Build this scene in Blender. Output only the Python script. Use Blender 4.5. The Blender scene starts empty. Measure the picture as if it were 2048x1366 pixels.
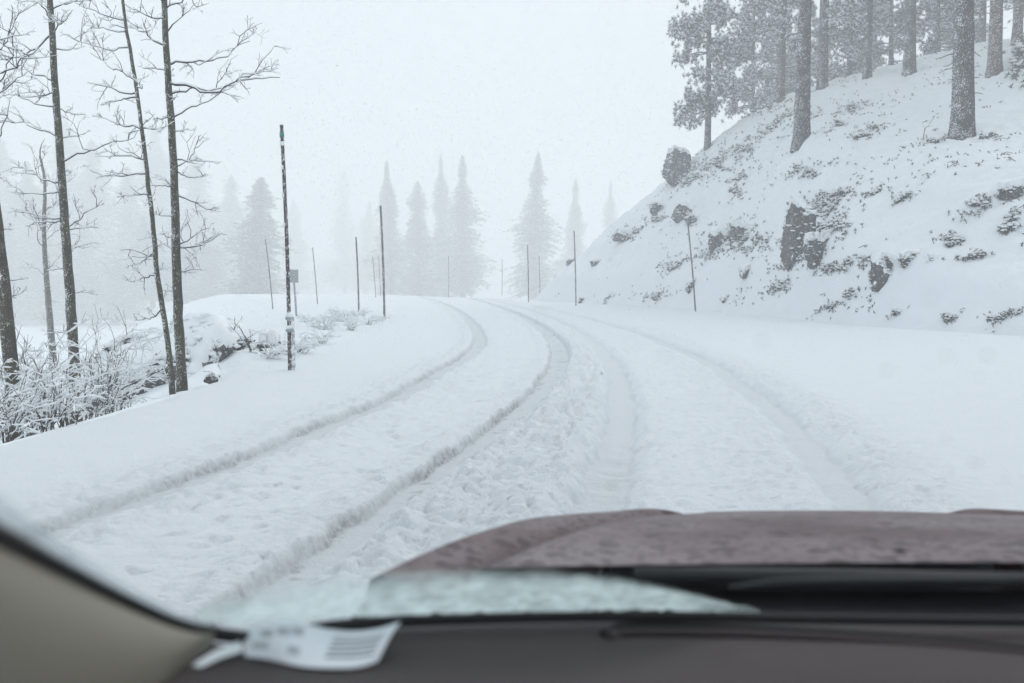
import bpy, math, random
import numpy as np
from mathutils import Vector, Matrix

R = math.radians
rng = np.random.default_rng(7)
random.seed(7)
scene = bpy.context.scene
COL = scene.collection

# ------------------------------------------------------------------ camera
EYE = np.array([0.0, 0.0, 1.45])
FPX = 2048 * 35.0 / 36.0
PITCH = math.atan(123.0 / FPX)
cam_d = bpy.data.cameras.new('camera')
cam_d.lens = 35.0
cam_d.sensor_width = 36.0
cam_d.clip_start = 0.02
cam_d.clip_end = 4000
cam_d.dof.use_dof = True
cam_d.dof.focus_distance = 14.0
cam_d.dof.aperture_fstop = 4.0
cam = bpy.data.objects.new('camera', cam_d)
COL.objects.link(cam)
cam.location = EYE
cam.rotation_euler = (R(90) - PITCH, 0, 0)
scene.camera = cam

# ------------------------------------------------------------------ sky, sun, exposure
SUN_EL, SUN_AZ = R(48), R(35)
world = bpy.data.worlds.new('World')
scene.world = world
world.use_nodes = True
wn, wl = world.node_tree.nodes, world.node_tree.links
wn.clear()
wo = wn.new('ShaderNodeOutputWorld')
bg = wn.new('ShaderNodeBackground')
sky = wn.new('ShaderNodeTexSky')
sky.sky_type = 'NISHITA'
sky.sun_disc = False
sky.sun_elevation = SUN_EL
sky.sun_rotation = SUN_AZ
sky.air_density = 1.0
sky.dust_density = 6.0
sky.ozone_density = 1.0
hsv = wn.new('ShaderNodeHueSaturation')
hsv.inputs['Saturation'].default_value = 0.30
mixw = wn.new('ShaderNodeMix')
mixw.data_type = 'RGBA'
mixw.inputs['Factor'].default_value = 0.78
mixw.inputs['B'].default_value = (7.45, 8.15, 8.85, 1)      # even cloud deck
wl.new(sky.outputs['Color'], hsv.inputs['Color'])
wl.new(hsv.outputs['Color'], mixw.inputs['A'])
wl.new(mixw.outputs['Result'], bg.inputs['Color'])
bg.inputs['Strength'].default_value = 0.10
wl.new(bg.outputs['Background'], wo.inputs['Surface'])

sun_d = bpy.data.lights.new('sun', 'SUN')
sun_d.energy = 0.7
sun_d.angle = R(30)
sun_d.color = (1.0, 0.98, 0.95)
sun = bpy.data.objects.new('sun', sun_d)
COL.objects.link(sun)
# sky sun_rotation turns clockwise from +Y
sdir = Vector((math.sin(SUN_AZ) * math.cos(SUN_EL), math.cos(SUN_AZ) * math.cos(SUN_EL), math.sin(SUN_EL)))
sun.rotation_euler = (-sdir).to_track_quat('-Z', 'Y').to_euler()

vs = scene.view_settings
vs.view_transform = 'Standard'
vs.look = 'None'
vs.gamma = 1.0
vs.exposure = 0.27
vs.use_curve_mapping = False

scene.render.engine = 'CYCLES'
scene.cycles.use_denoising = True
scene.cycles.max_bounces = 10
scene.cycles.diffuse_bounces = 4
scene.cycles.glossy_bounces = 3
scene.cycles.transmission_bounces = 4
scene.cycles.volume_bounces = 5
scene.cycles.transparent_max_bounces = 12
scene.cycles.use_adaptive_sampling = True
scene.cycles.adaptive_threshold = 0.015


# ------------------------------------------------------------------ helpers: pixels (of a 2048 x 1366 frame) to directions
def ray(px, py):
    cx = (px - 1024.0) / FPX
    cy = (683.0 - py) / FPX
    c, s = math.cos(PITCH), math.sin(PITCH)
    return np.array([cx, c + cy * s, -s + cy * c])


def at(px, py, Y):
    d = ray(px, py)
    return EYE + d * (Y / d[1])


def ground0(px, py, z=0.0):
    d = ray(px, py)
    return EYE + d * ((z - EYE[2]) / d[2])


# ------------------------------------------------------------------ helpers: noise
def _h(ix, iy, seed):
    n = (ix.astype(np.int64) * 374761393 + iy.astype(np.int64) * 668265263 + seed * 982451653) & 0x7fffffff
    n = ((n ^ (n >> 13)) * 1274126177) & 0x7fffffff
    n = n ^ (n >> 16)
    return (n & 0xffff) / 65535.0


def vnoise(x, y, seed=0):
    x = np.asarray(x, float); y = np.asarray(y, float)
    ix, iy = np.floor(x), np.floor(y)
    fx, fy = x - ix, y - iy
    fx = fx * fx * fx * (fx * (fx * 6 - 15) + 10)
    fy = fy * fy * fy * (fy * (fy * 6 - 15) + 10)
    a = _h(ix, iy, seed); b = _h(ix + 1, iy, seed)
    c = _h(ix, iy + 1, seed); d = _h(ix + 1, iy + 1, seed)
    return ((a * (1 - fx) + b * fx) * (1 - fy) + (c * (1 - fx) + d * fx) * fy) * 2 - 1


def fbm(x, y, f, o=4, seed=0, g=0.5):
    r = 0; a = 1.0; t = 0
    for i in range(o):
        ca, sa = math.cos(0.7 * i + 0.4), math.sin(0.7 * i + 0.4)
        r = r + a * vnoise((x * ca - y * sa) * f + 17.3 * i, (x * sa + y * ca) * f - 9.1 * i, seed + i)
        t += a; a *= g; f *= 2.03
    return r / t


def billow(x, y, f, o=3, seed=0):
    """Rounded clumps: 0 in the creases, 1 on the tops."""
    r = 0; a = 1.0; t = 0
    for i in range(o):
        r = r + a * np.sqrt(np.abs(vnoise(x * f + 31.7 * i, y * f + 4.2 * i, seed + i)))
        t += a; a *= 0.5; f *= 2.1
    return r / t


def sstep(a, b, x):
    t = np.clip((np.asarray(x, float) - a) / (b - a), 0, 1)
    return t * t * (3 - 2 * t)


def spline(xs, ys):
    """Smooth curve through knots (natural cubic), straight beyond the ends."""
    xs = np.array(xs, float); ys = np.array(ys, float)
    n = len(xs); h = np.diff(xs)
    A = np.zeros((n, n)); b = np.zeros(n); A[0, 0] = A[-1, -1] = 1
    for i in range(1, n - 1):
        A[i, i - 1] = h[i - 1]; A[i, i] = 2 * (h[i - 1] + h[i]); A[i, i + 1] = h[i]
        b[i] = 3 * ((ys[i + 1] - ys[i]) / h[i] - (ys[i] - ys[i - 1]) / h[i - 1])
    c = np.linalg.solve(A, b)
    bb = np.diff(ys) / h - h * (2 * c[:-1] + c[1:]) / 3
    dd = np.diff(c) / (3 * h)

    def f(q):
        q = np.asarray(q, float)
        i = np.clip(np.searchsorted(xs, q) - 1, 0, n - 2)
        t = q - xs[i]
        v = ys[i] + bb[i] * t + c[i] * t ** 2 + dd[i] * t ** 3
        v = np.where(q < xs[0], ys[0] + bb[0] * (q - xs[0]), v)
        e = bb[-1] + 2 * c[-2] * h[-1] + 3 * dd[-1] * h[-1] ** 2
        return np.where(q > xs[-1], ys[-1] + e * (q - xs[-1]), v)
    return f


# ------------------------------------------------------------------ helpers: meshes
class MB:
    """Collects vertices and faces; build() links them as one mesh object."""
    def __init__(self):
        self.v = []; self.f3 = []; self.f4 = []; self.n = 0

    def add(self, v, f):
        v = np.asarray(v, float).reshape(-1, 3)
        f = np.asarray(f, np.int64)
        if len(f):
            (self.f3 if f.shape[1] == 3 else self.f4).append(f + self.n)
        self.v.append(v); self.n += len(v)

    def tube(self, pts, rad, k=5, cap=True):
        pts = np.asarray(pts, float); n = len(pts)
        rad = np.broadcast_to(np.asarray(rad, float), (n,))
        t = np.gradient(pts, axis=0)
        t /= np.linalg.norm(t, axis=1)[:, None] + 1e-12
        ref = np.where(np.abs(t[:, 2:3]) > 0.9, np.array([[1.0, 0, 0]]), np.array([[0, 0, 1.0]]))
        if np.abs(t[:, 2]).mean() > 0.6:
            ref = np.tile(np.array([[1.0, 0.13, 0]]), (n, 1))
        a = np.cross(t, ref); a /= np.linalg.norm(a, axis=1)[:, None] + 1e-12
        b = np.cross(t, a)
        th = np.arange(k) * 2 * math.pi / k
        v = pts[:, None, :] + rad[:, None, None] * (np.cos(th)[None, :, None] * a[:, None, :] + np.sin(th)[None, :, None] * b[:, None, :])
        i = np.arange(n - 1)[:, None] * k; j = np.arange(k)[None, :]; j2 = (j + 1) % k
        f = np.stack([i + j, i + j2, i + k + j2, i + k + j], -1).reshape(-1, 4)
        base = self.n
        self.add(v.reshape(-1, 3), f)
        if cap:
            self.v.append(pts[[0, -1]]); c0, c1 = self.n, self.n + 1; self.n += 2
            jj = np.arange(k); j3 = (jj + 1) % k
            self.f3.append(np.stack([np.full(k, c0), base + j3, base + jj], -1))
            e = base + (n - 1) * k
            self.f3.append(np.stack([np.full(k, c1), e + jj, e + j3], -1))

    def grid(self, P, flip=False):
        """P: rows x cols x 3."""
        n, m = P.shape[:2]
        i = np.arange(n - 1)[:, None] * m; j = np.arange(m - 1)[None, :]
        f = np.stack([i + j, i + j + 1, i + m + j + 1, i + m + j], -1).reshape(-1, 4)
        if flip:
            f = f[:, ::-1]
        self.add(P.reshape(-1, 3), f)

    def box(self, lo, hi):
        x0, y0, z0 = lo; x1, y1, z1 = hi
        v = [(x0, y0, z0), (x1, y0, z0), (x1, y1, z0), (x0, y1, z0), (x0, y0, z1), (x1, y0, z1), (x1, y1, z1), (x0, y1, z1)]
        f = [(0, 3, 2, 1), (4, 5, 6, 7), (0, 1, 5, 4), (1, 2, 6, 5), (2, 3, 7, 6), (3, 0, 4, 7)]
        self.add(v, f)

    def mesh(self, name, smooth=True):
        me = bpy.data.meshes.new(name)
        v = np.concatenate(self.v) if self.v else np.zeros((0, 3))
        f3 = np.concatenate(self.f3) if self.f3 else np.zeros((0, 3), np.int64)
        f4 = np.concatenate(self.f4) if self.f4 else np.zeros((0, 4), np.int64)
        me.vertices.add(len(v)); me.vertices.foreach_set('co', v.astype(np.float32).ravel())
        idx = np.concatenate([f3.ravel(), f4.ravel()]).astype(np.int32)
        tot = np.concatenate([np.full(len(f3), 3), np.full(len(f4), 4)]).astype(np.int32)
        me.loops.add(len(idx)); me.loops.foreach_set('vertex_index', idx)
        me.polygons.add(len(tot))
        st = np.concatenate([[0], np.cumsum(tot)[:-1]]).astype(np.int32) if len(tot) else np.zeros(0, np.int32)
        me.polygons.foreach_set('loop_start', st)
        me.polygons.foreach_set('use_smooth', np.full(len(tot), smooth, dtype=bool))
        me.update(calc_edges=True); me.validate()
        return me

    def build(self, name, mat, parent=None, smooth=True):
        me = self.mesh(name, smooth)
        me.materials.append(mat)
        return link(name, me, parent)


def link(name, me, parent=None):
    o = bpy.data.objects.new(name, me)
    COL.objects.link(o)
    if parent is not None:
        o.parent = parent
    return o


def empty(name, loc=(0, 0, 0), rz=0.0):
    o = bpy.data.objects.new(name, None)
    COL.objects.link(o)
    o.location = loc; o.rotation_euler = (0, 0, rz)
    o.empty_display_size = 0.2
    return o


def tag(o, label=None, cat=None, group=None, kind=None):
    if label: o['label'] = label
    if cat: o['category'] = cat
    if group: o['group'] = group
    if kind: o['kind'] = kind
    return o


def copy_tree(o, parent=None):
    c = o.copy(); COL.objects.link(c); c.parent = parent
    for ch in list(o.children):
        if ch is not c:
            copy_tree(ch, c)
    return c


# ------------------------------------------------------------------ materials
def mat(name):
    m = bpy.data.materials.new(name)
    m.use_nodes = True
    nt = m.node_tree
    b = nt.nodes['Principled BSDF']
    return m, nt, b


def noise_node(nt, scale, detail=4, rough=0.55, dist=0.0, coord='Object', stretch=None):
    tc = nt.nodes.new('ShaderNodeTexCoord')
    n = nt.nodes.new('ShaderNodeTexNoise')
    n.inputs['Scale'].default_value = scale
    n.inputs['Detail'].default_value = detail
    n.inputs['Roughness'].default_value = rough
    n.inputs['Distortion'].default_value = dist
    if stretch:
        mp = nt.nodes.new('ShaderNodeMapping')
        mp.inputs['Scale'].default_value = stretch
        nt.links.new(tc.outputs[coord], mp.inputs['Vector'])
        nt.links.new(mp.outputs['Vector'], n.inputs['Vector'])
    else:
        nt.links.new(tc.outputs[coord], n.inputs['Vector'])
    return n


def ramp(nt, src, stops):
    r = nt.nodes.new('ShaderNodeValToRGB')
    e = r.color_ramp.elements
    while len(e) < len(stops):
        e.new(0.5)
    for q, (p, c) in zip(e, stops):
        q.position = p
        q.color = (c, c, c, 1) if isinstance(c, (int, float)) else (*c, 1)
    nt.links.new(src, r.inputs['Fac'])
    return r


def mixc(nt, fac, a, b):
    m = nt.nodes.new('ShaderNodeMix'); m.data_type = 'RGBA'
    for s, v in (('Factor', fac), ('A', a), ('B', b)):
        if isinstance(v, bpy.types.NodeSocket):
            nt.links.new(v, m.inputs[s])
        elif s == 'Factor':
            m.inputs[s].default_value = v
        else:
            m.inputs[s].default_value = (*v, 1)
    return m.outputs['Result']


def bump(nt, b, src, strength, dist):
    bp = nt.nodes.new('ShaderNodeBump')
    bp.inputs['Strength'].default_value = strength
    bp.inputs['Distance'].default_value = dist
    nt.links.new(src, bp.inputs['Height'])
    nt.links.new(bp.outputs['Normal'], b.inputs['Normal'])


def snow_mat(name, col=(0.85, 0.885, 0.91), var=0.05, scale=9, bs=0.4, bd=0.02):
    m, nt, b = mat(name)
    n = noise_node(nt, scale * 0.25, 4, coord='Object')
    c2 = tuple(max(0, c - var) for c in col)
    nt.links.new(mixc(nt, n.outputs['Fac'], c2, col), b.inputs['Base Color'])
    b.inputs['Roughness'].default_value = 0.85
    b.inputs['Specular IOR Level'].default_value = 0.2
    n2 = noise_node(nt, scale * 4, 5, 0.65)
    bump(nt, b, n2.outputs['Fac'], bs, bd)
    return m


M = {}
M['snow'] = snow_mat('fresh_snow')
M['snow_bank'] = snow_mat('hillside_snow', bs=0.6, bd=0.05, scale=5)
M['snow_soft'] = snow_mat('clinging_snow', col=(0.88, 0.90, 0.915), scale=20, bs=0.3, bd=0.01)


def road_snow():
    """Snow of the road; an attribute says how far the tyres packed it into grey slush."""
    m, nt, b = mat('driven_snow')
    at_ = nt.nodes.new('ShaderNodeAttribute'); at_.attribute_name = 'packed'
    dt_ = nt.nodes.new('ShaderNodeAttribute'); dt_.attribute_name = 'dirt_shade'
    n = noise_node(nt, 3.0, 5, 0.6)
    fresh = mixc(nt, n.outputs['Fac'], (0.81, 0.85, 0.88), (0.87, 0.90, 0.925))
    st = noise_node(nt, 6.0, 5, 0.65, stretch=(1.0, 6.0, 1.0))
    packed = mixc(nt, st.outputs['Fac'], (0.66, 0.70, 0.73), (0.80, 0.83, 0.85))
    c = mixc(nt, at_.outputs['Fac'], fresh, packed)
    gn = noise_node(nt, 22.0, 4, 0.6)
    gr = ramp(nt, gn.outputs['Fac'], [(0.3, 0.2), (0.7, 1)])
    ml = nt.nodes.new('ShaderNodeMath'); ml.operation = 'MULTIPLY'
    nt.links.new(dt_.outputs['Fac'], ml.inputs[0]); nt.links.new(gr.outputs['Color'], ml.inputs[1])
    c = mixc(nt, ml.outputs[0], c, (0.24, 0.23, 0.21))
    nt.links.new(c, b.inputs['Base Color'])
    b.inputs['Roughness'].default_value = 0.75
    b.inputs['Specular IOR Level'].default_value = 0.25
    n2 = noise_node(nt, 26, 6, 0.75)
    bump(nt, b, n2.outputs['Fac'], 0.8, 0.04)
    return m


M['road'] = road_snow()


def bark_mat(name, c1, c2, speck=0.5, scale=30, stretch=(1, 1, 0.25), moss=None):
    m, nt, b = mat(name)
    n = noise_node(nt, scale * 0.35, 6, 0.7, stretch=stretch)
    r = ramp(nt, n.outputs['Fac'], [(0.35, c1), (0.62, c2)])
    c = r.outputs['Color']
    if moss:
        nm = noise_node(nt, 5, 4, 0.6)
        rm = ramp(nt, nm.outputs['Fac'], [(0.46, 0), (0.6, 1)])
        c = mixc(nt, rm.outputs['Color'], c, moss)
    # snow driven onto the bark
    n2 = noise_node(nt, scale * 1.3, 3, 0.75, stretch=(1, 1, 0.6))
    n3 = noise_node(nt, scale * 0.12, 3, 0.6)
    ad = nt.nodes.new('ShaderNodeMath'); ad.operation = 'MULTIPLY_ADD'
    ad.inputs[1].default_value = 0.35
    nt.links.new(n3.outputs['Fac'], ad.inputs[0]); nt.links.new(n2.outputs['Fac'], ad.inputs[2])
    ge = nt.nodes.new('ShaderNodeNewGeometry'); sx = nt.nodes.new('ShaderNodeSeparateXYZ'); nt.links.new(ge.outputs['Normal'], sx.inputs[0])
    wd = nt.nodes.new('ShaderNodeMath'); wd.operation = 'MULTIPLY_ADD'; wd.inputs[1].default_value = -0.07     # the wind drives it from one side
    nt.links.new(sx.outputs['X'], wd.inputs[0]); nt.links.new(ad.outputs[0], wd.inputs[2]); ad = wd
    r2 = ramp(nt, ad.outputs[0], [(0.86 - 0.28 * speck, 0), (0.93 - 0.28 * speck, 1)])
    c = mixc(nt, r2.outputs['Color'], c, (0.84, 0.86, 0.88))
    nt.links.new(c, b.inputs['Base Color'])
    b.inputs['Roughness'].default_value = 0.9
    b.inputs['Specular IOR Level'].default_value = 0.15
    bump(nt, b, n.outputs['Fac'], 0.6, 0.02)
    return m


M['alder_bark'] = bark_mat('alder_bark', (0.035, 0.032, 0.026), (0.095, 0.085, 0.066), 0.40, 60, moss=(0.08, 0.075, 0.042))
M['alder_twig'] = bark_mat('alder_twig', (0.03, 0.027, 0.027), (0.07, 0.063, 0.063), 0.10, 30)
M['pine_bark'] = bark_mat('pine_bark', (0.018, 0.015, 0.016), (0.055, 0.044, 0.043), 0.33, 24, stretch=(1, 1, 0.35))
M['pine_bark_red'] = bark_mat('pine_bark_red', (0.03, 0.018, 0.016), (0.09, 0.05, 0.042), 0.33, 24, stretch=(1, 1, 0.35))
M['shrub_twig'] = bark_mat('shrub_twig', (0.04, 0.033, 0.03), (0.10, 0.085, 0.075), 0.1, 30)
M['fir_bark'] = bark_mat('fir_bark', (0.05, 0.045, 0.04), (0.11, 0.10, 0.09), 0.4, 10)


def leaf_mat(name, c1, c2):
    m, nt, b = mat(name)
    n = noise_node(nt, 2.5, 4, 0.6)
    nt.links.new(mixc(nt, n.outputs['Fac'], c1, c2), b.inputs['Base Color'])
    b.inputs['Roughness'].default_value = 0.8
    b.inputs['Specular IOR Level'].default_value = 0.2
    return m


M['needles'] = leaf_mat('pine_needles', (0.035, 0.05, 0.045), (0.075, 0.095, 0.08))
M['fir_needles'] = leaf_mat('hazed_fir_needles', (0.16, 0.18, 0.18), (0.30, 0.32, 0.325))  # needle colour paled to put more haze on the far firs
M['brush_leaf'] = leaf_mat('brush_leaf', (0.035, 0.042, 0.04), (0.085, 0.085, 0.075))


def rock_mat(name, c1, c2, frost=0.35):
    m, nt, b = mat(name)
    n = noise_node(nt, 3.0, 7, 0.7)
    r = ramp(nt, n.outputs['Fac'], [(0.3, c1), (0.7, c2)])
    n2 = noise_node(nt, 9, 6, 0.8)
    r2 = ramp(nt, n2.outputs['Fac'], [(0.72 - 0.3 * frost, 0), (0.80 - 0.3 * frost, 1)])
    nt.links.new(mixc(nt, r2.outputs['Color'], r.outputs['Color'], (0.82, 0.84, 0.86)), b.inputs['Base Color'])
    b.inputs['Roughness'].default_value = 0.85
    bump(nt, b, n.outputs['Fac'], 0.8, 0.08)
    return m


M['rock'] = rock_mat('granite', (0.045, 0.043, 0.045), (0.14, 0.135, 0.135), 0.55)
M['rock_dark'] = rock_mat('dark_granite', (0.03, 0.027, 0.028), (0.095, 0.085, 0.085), 0.5)


def plain(name, col, rough=0.6, metal=0.0, spec=0.5, nscale=None, namp=0.2, coat=0.0):
    m, nt, b = mat(name)
    if nscale:
        n = noise_node(nt, nscale, 4, 0.6)
        lo = tuple(c * (1 - namp) for c in col); hi = tuple(min(1, c * (1 + namp)) for c in col)
        nt.links.new(mixc(nt, n.outputs['Fac'], lo, hi), b.inputs['Base Color'])
        bump(nt, b, n.outputs['Fac'], 0.15, 0.002)
    else:
        b.inputs['Base Color'].default_value = (*col, 1)
    b.inputs['Roughness'].default_value = rough
    b.inputs['Metallic'].default_value = metal
    b.inputs['Specular IOR Level'].default_value = spec
    b.inputs['Coat Weight'].default_value = coat
    return m


# ------------------------------------------------------------------ the lie of the land
def path_of(pix, z=0.0):
    p = np.array([ground0(a, b, z) for a, b in pix])
    i = np.argsort(p[:, 1])
    return spline(p[i, 1], p[i, 0])


# wheel tracks: where each one's middle runs (x over y)
E1 = path_of([(170, 1050), (400, 964), (600, 882), (737, 824), (850, 761), (920, 720), (944, 677), (928, 646), (889, 615), (842, 597)])
E2 = path_of([(784, 1005), (881, 935), (952, 884), (1030, 822), (1069, 779), (1100, 716), (1084, 677), (1041, 642), (971, 611), (912, 593)])
C3 = path_of([(1215, 1000), (1240, 865), (1232, 760), (1203, 710), (1142, 660), (1060, 625), (980, 603)])
C4 = path_of([(1678, 1003), (1623, 924), (1544, 836), (1484, 790), (1424, 743), (1359, 711), (1294, 681), (1225, 658), (1146, 635), (1062, 615), (990, 601)])
TR = [(lambda y: E1(y) + 0.17, 0.155, 0.064), (lambda y: E2(y) + 0.19, 0.185, 0.072), (C3, 0.16, 0.05), (C4, 0.15, 0.045)]

xL = spline([0, 6, 10, 12.5, 15.6, 17.5, 20, 24, 30, 45, 60, 80, 110, 150], [-5.2, -4.75, -4.35, -4.25, -4.55, -5.2, -6.4, -7.6, -9.0, -11.6, -14.5, -21, -33, -52])
xR = spline([0, 12, 24, 28.9, 36, 43, 50, 57.7, 65.6, 80, 110, 150], [17.5, 15.2, 12.35, 10.6, 9.5, 8.9, 7.0, 4.0, 1.2, -5.5, -20, -42])


def tps(P):
    P = np.asarray(P, float); n = len(P)
    def U(r2):
        return 0.5 * r2 * np.log(r2 + 1e-9)
    d2 = ((P[:, None, :2] - P[None, :, :2]) ** 2).sum(-1)
    A = np.zeros((n + 3, n + 3))
    A[:n, :n] = U(d2) + np.eye(n) * 0.5
    A[:n, n] = 1; A[:n, n + 1:] = P[:, :2]; A[n, :n] = 1; A[n + 1:, :n] = P[:, :2].T
    w = np.linalg.solve(A, np.r_[P[:, 2], 0, 0, 0])

    def f(x, y):
        sh = np.shape(x); x = np.ravel(x); y = np.ravel(y)
        r = w[n] + w[n + 1] * x + w[n + 2] * y
        for i in range(n):
            r = r + w[i] * U((x - P[i, 0]) ** 2 + (y - P[i, 1]) ** 2)
        return r.reshape(sh)
    return f


BP = [(float(xR(y)), y, 0.12) for y in (0, 8, 16, 24, 29, 36, 43, 50, 57.7, 64)]
BP += [tuple(at(*q)) for q in [
    (1920, 274, 38), (1605, 280, 45), (1415, 292, 60), (1355, 345, 62), (1735, 157, 58), (1817, 143, 56), (1990, 145, 50), (2048, 75, 60),
    (1563, 203, 62), (1645, 175, 60), (1100, 572, 65), (1150, 525, 65), (1200, 482, 64.5), (1262, 425, 64), (1320, 372, 63),
    (1500, 240, 63), (1610, 520, 35.5), (1785, 560, 29.5), (1465, 480, 47), (1750, 270, 46), (2048, 275, 36)]]
BP += [(6, 80, -2.2), (12, 80, 1.5), (20, 84, 7), (30, 85, 11), (45, 85, 15), (50, 60, 19), (45, 40, 17), (38, 25, 12), (33, 12, 9), (28, 0, 6), (2, 76, -3), (22, 18, 3.2), (20, 25, 3.4)]
bank = tps(BP)


def road_z(y):
    return -0.0011 * np.maximum(0, y - 92.0) ** 2


def H(x, y):
    """Height of the land without the fine relief."""
    x = np.asarray(x, float); y = np.asarray(y, float)
    z = np.maximum(road_z(y), -8.8) + 0.0 * x
    d = x - xR(y)
    w = sstep(0.0, 1.2, d)
    bz = np.clip(bank(x, y), -4.4, 24)
    z = z * (1 - w) + np.where(d > 0, bz, 0) * w
    e = xL(y) - x
    z = z - np.where(e > 0, np.minimum(8.8 + z, 0.10 * sstep(0, 0.5, e) + 0.42 * np.maximum(0, e - 0.25)), 0)
    return z


def Hs(x, y):
    return float(H(np.array([x]), np.array([y]))[0])


def hit(px, py, y0=4.0, y1=110.0):
    """Where the ray through a pixel first meets the land."""
    ys = np.linspace(y0, y1, 1600)
    d = ray(px, py)
    p = EYE[None, :] + (ys / d[1])[:, None] * d[None, :]
    g = p[:, 2] - H(p[:, 0], ys)
    k = np.where(g < 0)[0]
    if len(k) == 0:
        k = [int(np.argmin(g))]
    return np.array([p[k[0], 0], ys[k[0]], Hs(p[k[0], 0], ys[k[0]])])


def set_attr(me, name, val):
    a = me.attributes.new(name, 'FLOAT', 'POINT')
    a.data.foreach_set('value', np.asarray(val, np.float32).ravel())


# ---- road sheet
def make_road():
    ys = [-6.0]
    while ys[-1] < 3.5:
        ys.append(ys[-1] + 0.25)
    while ys[-1] < 140:
        y = ys[-1]; ys.append(y + 0.0033 * y * math.sqrt(y / 8.0))
    ys = np.array(ys)
    a = TR[0][0](ys) - 0.75; b = C4(ys) + 1.3
    l = xL(ys) - 0.05; r = xR(ys) + 0.6
    b = np.minimum(b, r - 0.4)
    a = np.maximum(a, l + 0.3)
    def cols(n, p=1.0):
        return np.linspace(0, 1, n + 1)[:-1]
    tl, tm, tr_ = cols(50), cols(310), np.linspace(0, 1, 46)
    X = np.concatenate([l[:, None] + (a - l)[:, None] * tl[None], a[:, None] + (b - a)[:, None] * tm[None], b[:, None] + (r - b)[:, None] * tr_[None]], 1)
    Y = np.repeat(ys[:, None], X.shape[1], 1)
    Z = np.broadcast_to(np.maximum(road_z(ys), -8.8)[:, None], X.shape).copy()
    fresh = 0.10 + 0.015 * fbm(X, Y, 0.7, 4, 3) + 0.009 * fbm(X, Y, 3.4, 5, 9) + 0.004 * fbm(X, Y, 15, 3, 12)
    packed = np.zeros_like(X); dirt_shade = np.zeros_like(X)
    fade = 1.0 / (1 + (Y / 70.0) ** 4)
    wob = 0.05 * fbm(X, Y, 3.0, 4, 21) + 0.014 * fbm(X, Y, 11, 2, 26)
    depth = np.zeros_like(X); rim = np.zeros_like(X)
    clump = billow(X, Y, 5.5, 4, 40)
    clump2 = billow(X, Y, 13, 3, 47)
    big = billow(X, Y, 3.2, 4, 52)
    for k, (c, hw, dp) in enumerate(TR):
        cx = c(ys)[:, None]
        sl = np.gradient(c(ys), ys)[:, None]
        u = (X - cx) / np.sqrt(1 + sl ** 2)
        w = np.where(u < 0, 1.0, 0.7) * wob * (1.6 if k >= 2 else 1.0)
        q = np.abs(u) + w
        sh = 0.022 if k < 2 else 0.12
        dk = dp * (1 - sstep(hw - 0.01, hw + sh, q))
        depth = np.maximum(depth, dk)
        packed = np.maximum(packed, (1 - sstep(hw - 0.03, hw + 0.03, q)) * (1.0 if k < 2 else 0.8))
        # heaped rim beside the track
        lw = 0.13 if k < 2 else 0.30
        amp = (0.055 if k < 2 else 0.045)
        rr = np.exp(-((q - hw - 0.13) / lw) ** 2) * (q > hw - 0.02)
        rim = np.maximum(rim, amp * rr * (0.8 * big + 0.7 * clump + 0.5 * clump2 - 0.45))
        if k < 2:
            dirt_shade = np.maximum(dirt_shade, np.exp(-((q - hw + 0.004) / 0.016) ** 2) * (u < 0) * (1.0 if k == 1 else 0.75) * sstep(34, 9, Y) * (0.45 + 0.55 * sstep(-0.3, 0.3, fbm(X, Y, 1.3, 2, 66))))  # line at the wall foot: real dirt plus painted overhang shade
            dirt_shade = np.maximum(dirt_shade, (0.5 if k == 1 else 0.2) * (np.abs(u) < hw) * sstep(0.36, 0.5, fbm(X, Y, 7, 3, 61)))
    c3_ = C3(ys)[:, None]
    dirt_shade = np.maximum(dirt_shade, 0.30 * np.exp(-((X - c3_ - 0.02) / 0.11) ** 2) * np.exp(-((Y - 7.0) / 1.1) ** 2) * sstep(-0.5, 0.3, fbm(X * 0.6, Y * 3, 3, 3, 93)))
    # heaps thrown between the two lanes, broken crust between the wheels
    c2 = TR[1][0](ys)[:, None]; c3 = C3(ys)[:, None]
    t = (X - c2) / np.maximum(0.3, c3 - c2)
    mid = np.clip(np.sin(np.clip(t, 0, 1) * math.pi), 0, 1) ** 0.6
    near = np.exp(-((Y - 8) / 13.0) ** 2)
    heap = mid * (0.035 + 0.125 * near) * (0.75 * big + 0.65 * clump + 0.4 * clump2 - 0.3)
    c1 = TR[0][0](ys)[:, None]
    t1 = (X - c1) / np.maximum(0.3, c2 - c1)
    m1 = (t1 > 0) & (t1 < 1)
    sides = np.exp(-((X - c1 + 0.35) / 0.55) ** 2) + 0.8 * np.exp(-((X - C4(ys)[:, None]) / 0.9) ** 2) + 0.7 * np.exp(-((X - c3 - 0.5) / 0.5) ** 2)
    crust = np.clip(m1 + 0.6 * sides, 0, 1) * (0.018 * fbm(X, Y, 5, 5, 71) + 0.042 * (clump - 0.6) * (0.5 + big) + 0.016 * (clump2 - 0.6) - 0.030 * sstep(0.34, 0.6, fbm(X, Y, 6.5, 3, 75)))
    c4 = C4(ys)[:, None]
    band = np.exp(-((X - c4 - 0.55) / 0.33) ** 2) + 0.7 * np.exp(-((X - c4 + 0.6) / 0.4) ** 2) + 0.6 * np.exp(-((X - c1 + 0.5) / 0.3) ** 2)
    fluff = band * (0.045 * clump + 0.03 * clump2 - 0.01)
    # a shallow older track left of the lane, further on
    u0 = X - (c1 - 0.55)
    old = 0.035 * np.exp(-(u0 / 0.17) ** 2) * sstep(17, 21, Y)
    Z += fresh - depth * fade + 0.005 * packed * fbm(X * 0.35, Y, 9, 3, 97) + (rim + heap + crust + fluff) * fade ** 0.5 * (1 - 0.75 * packed) - old
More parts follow.
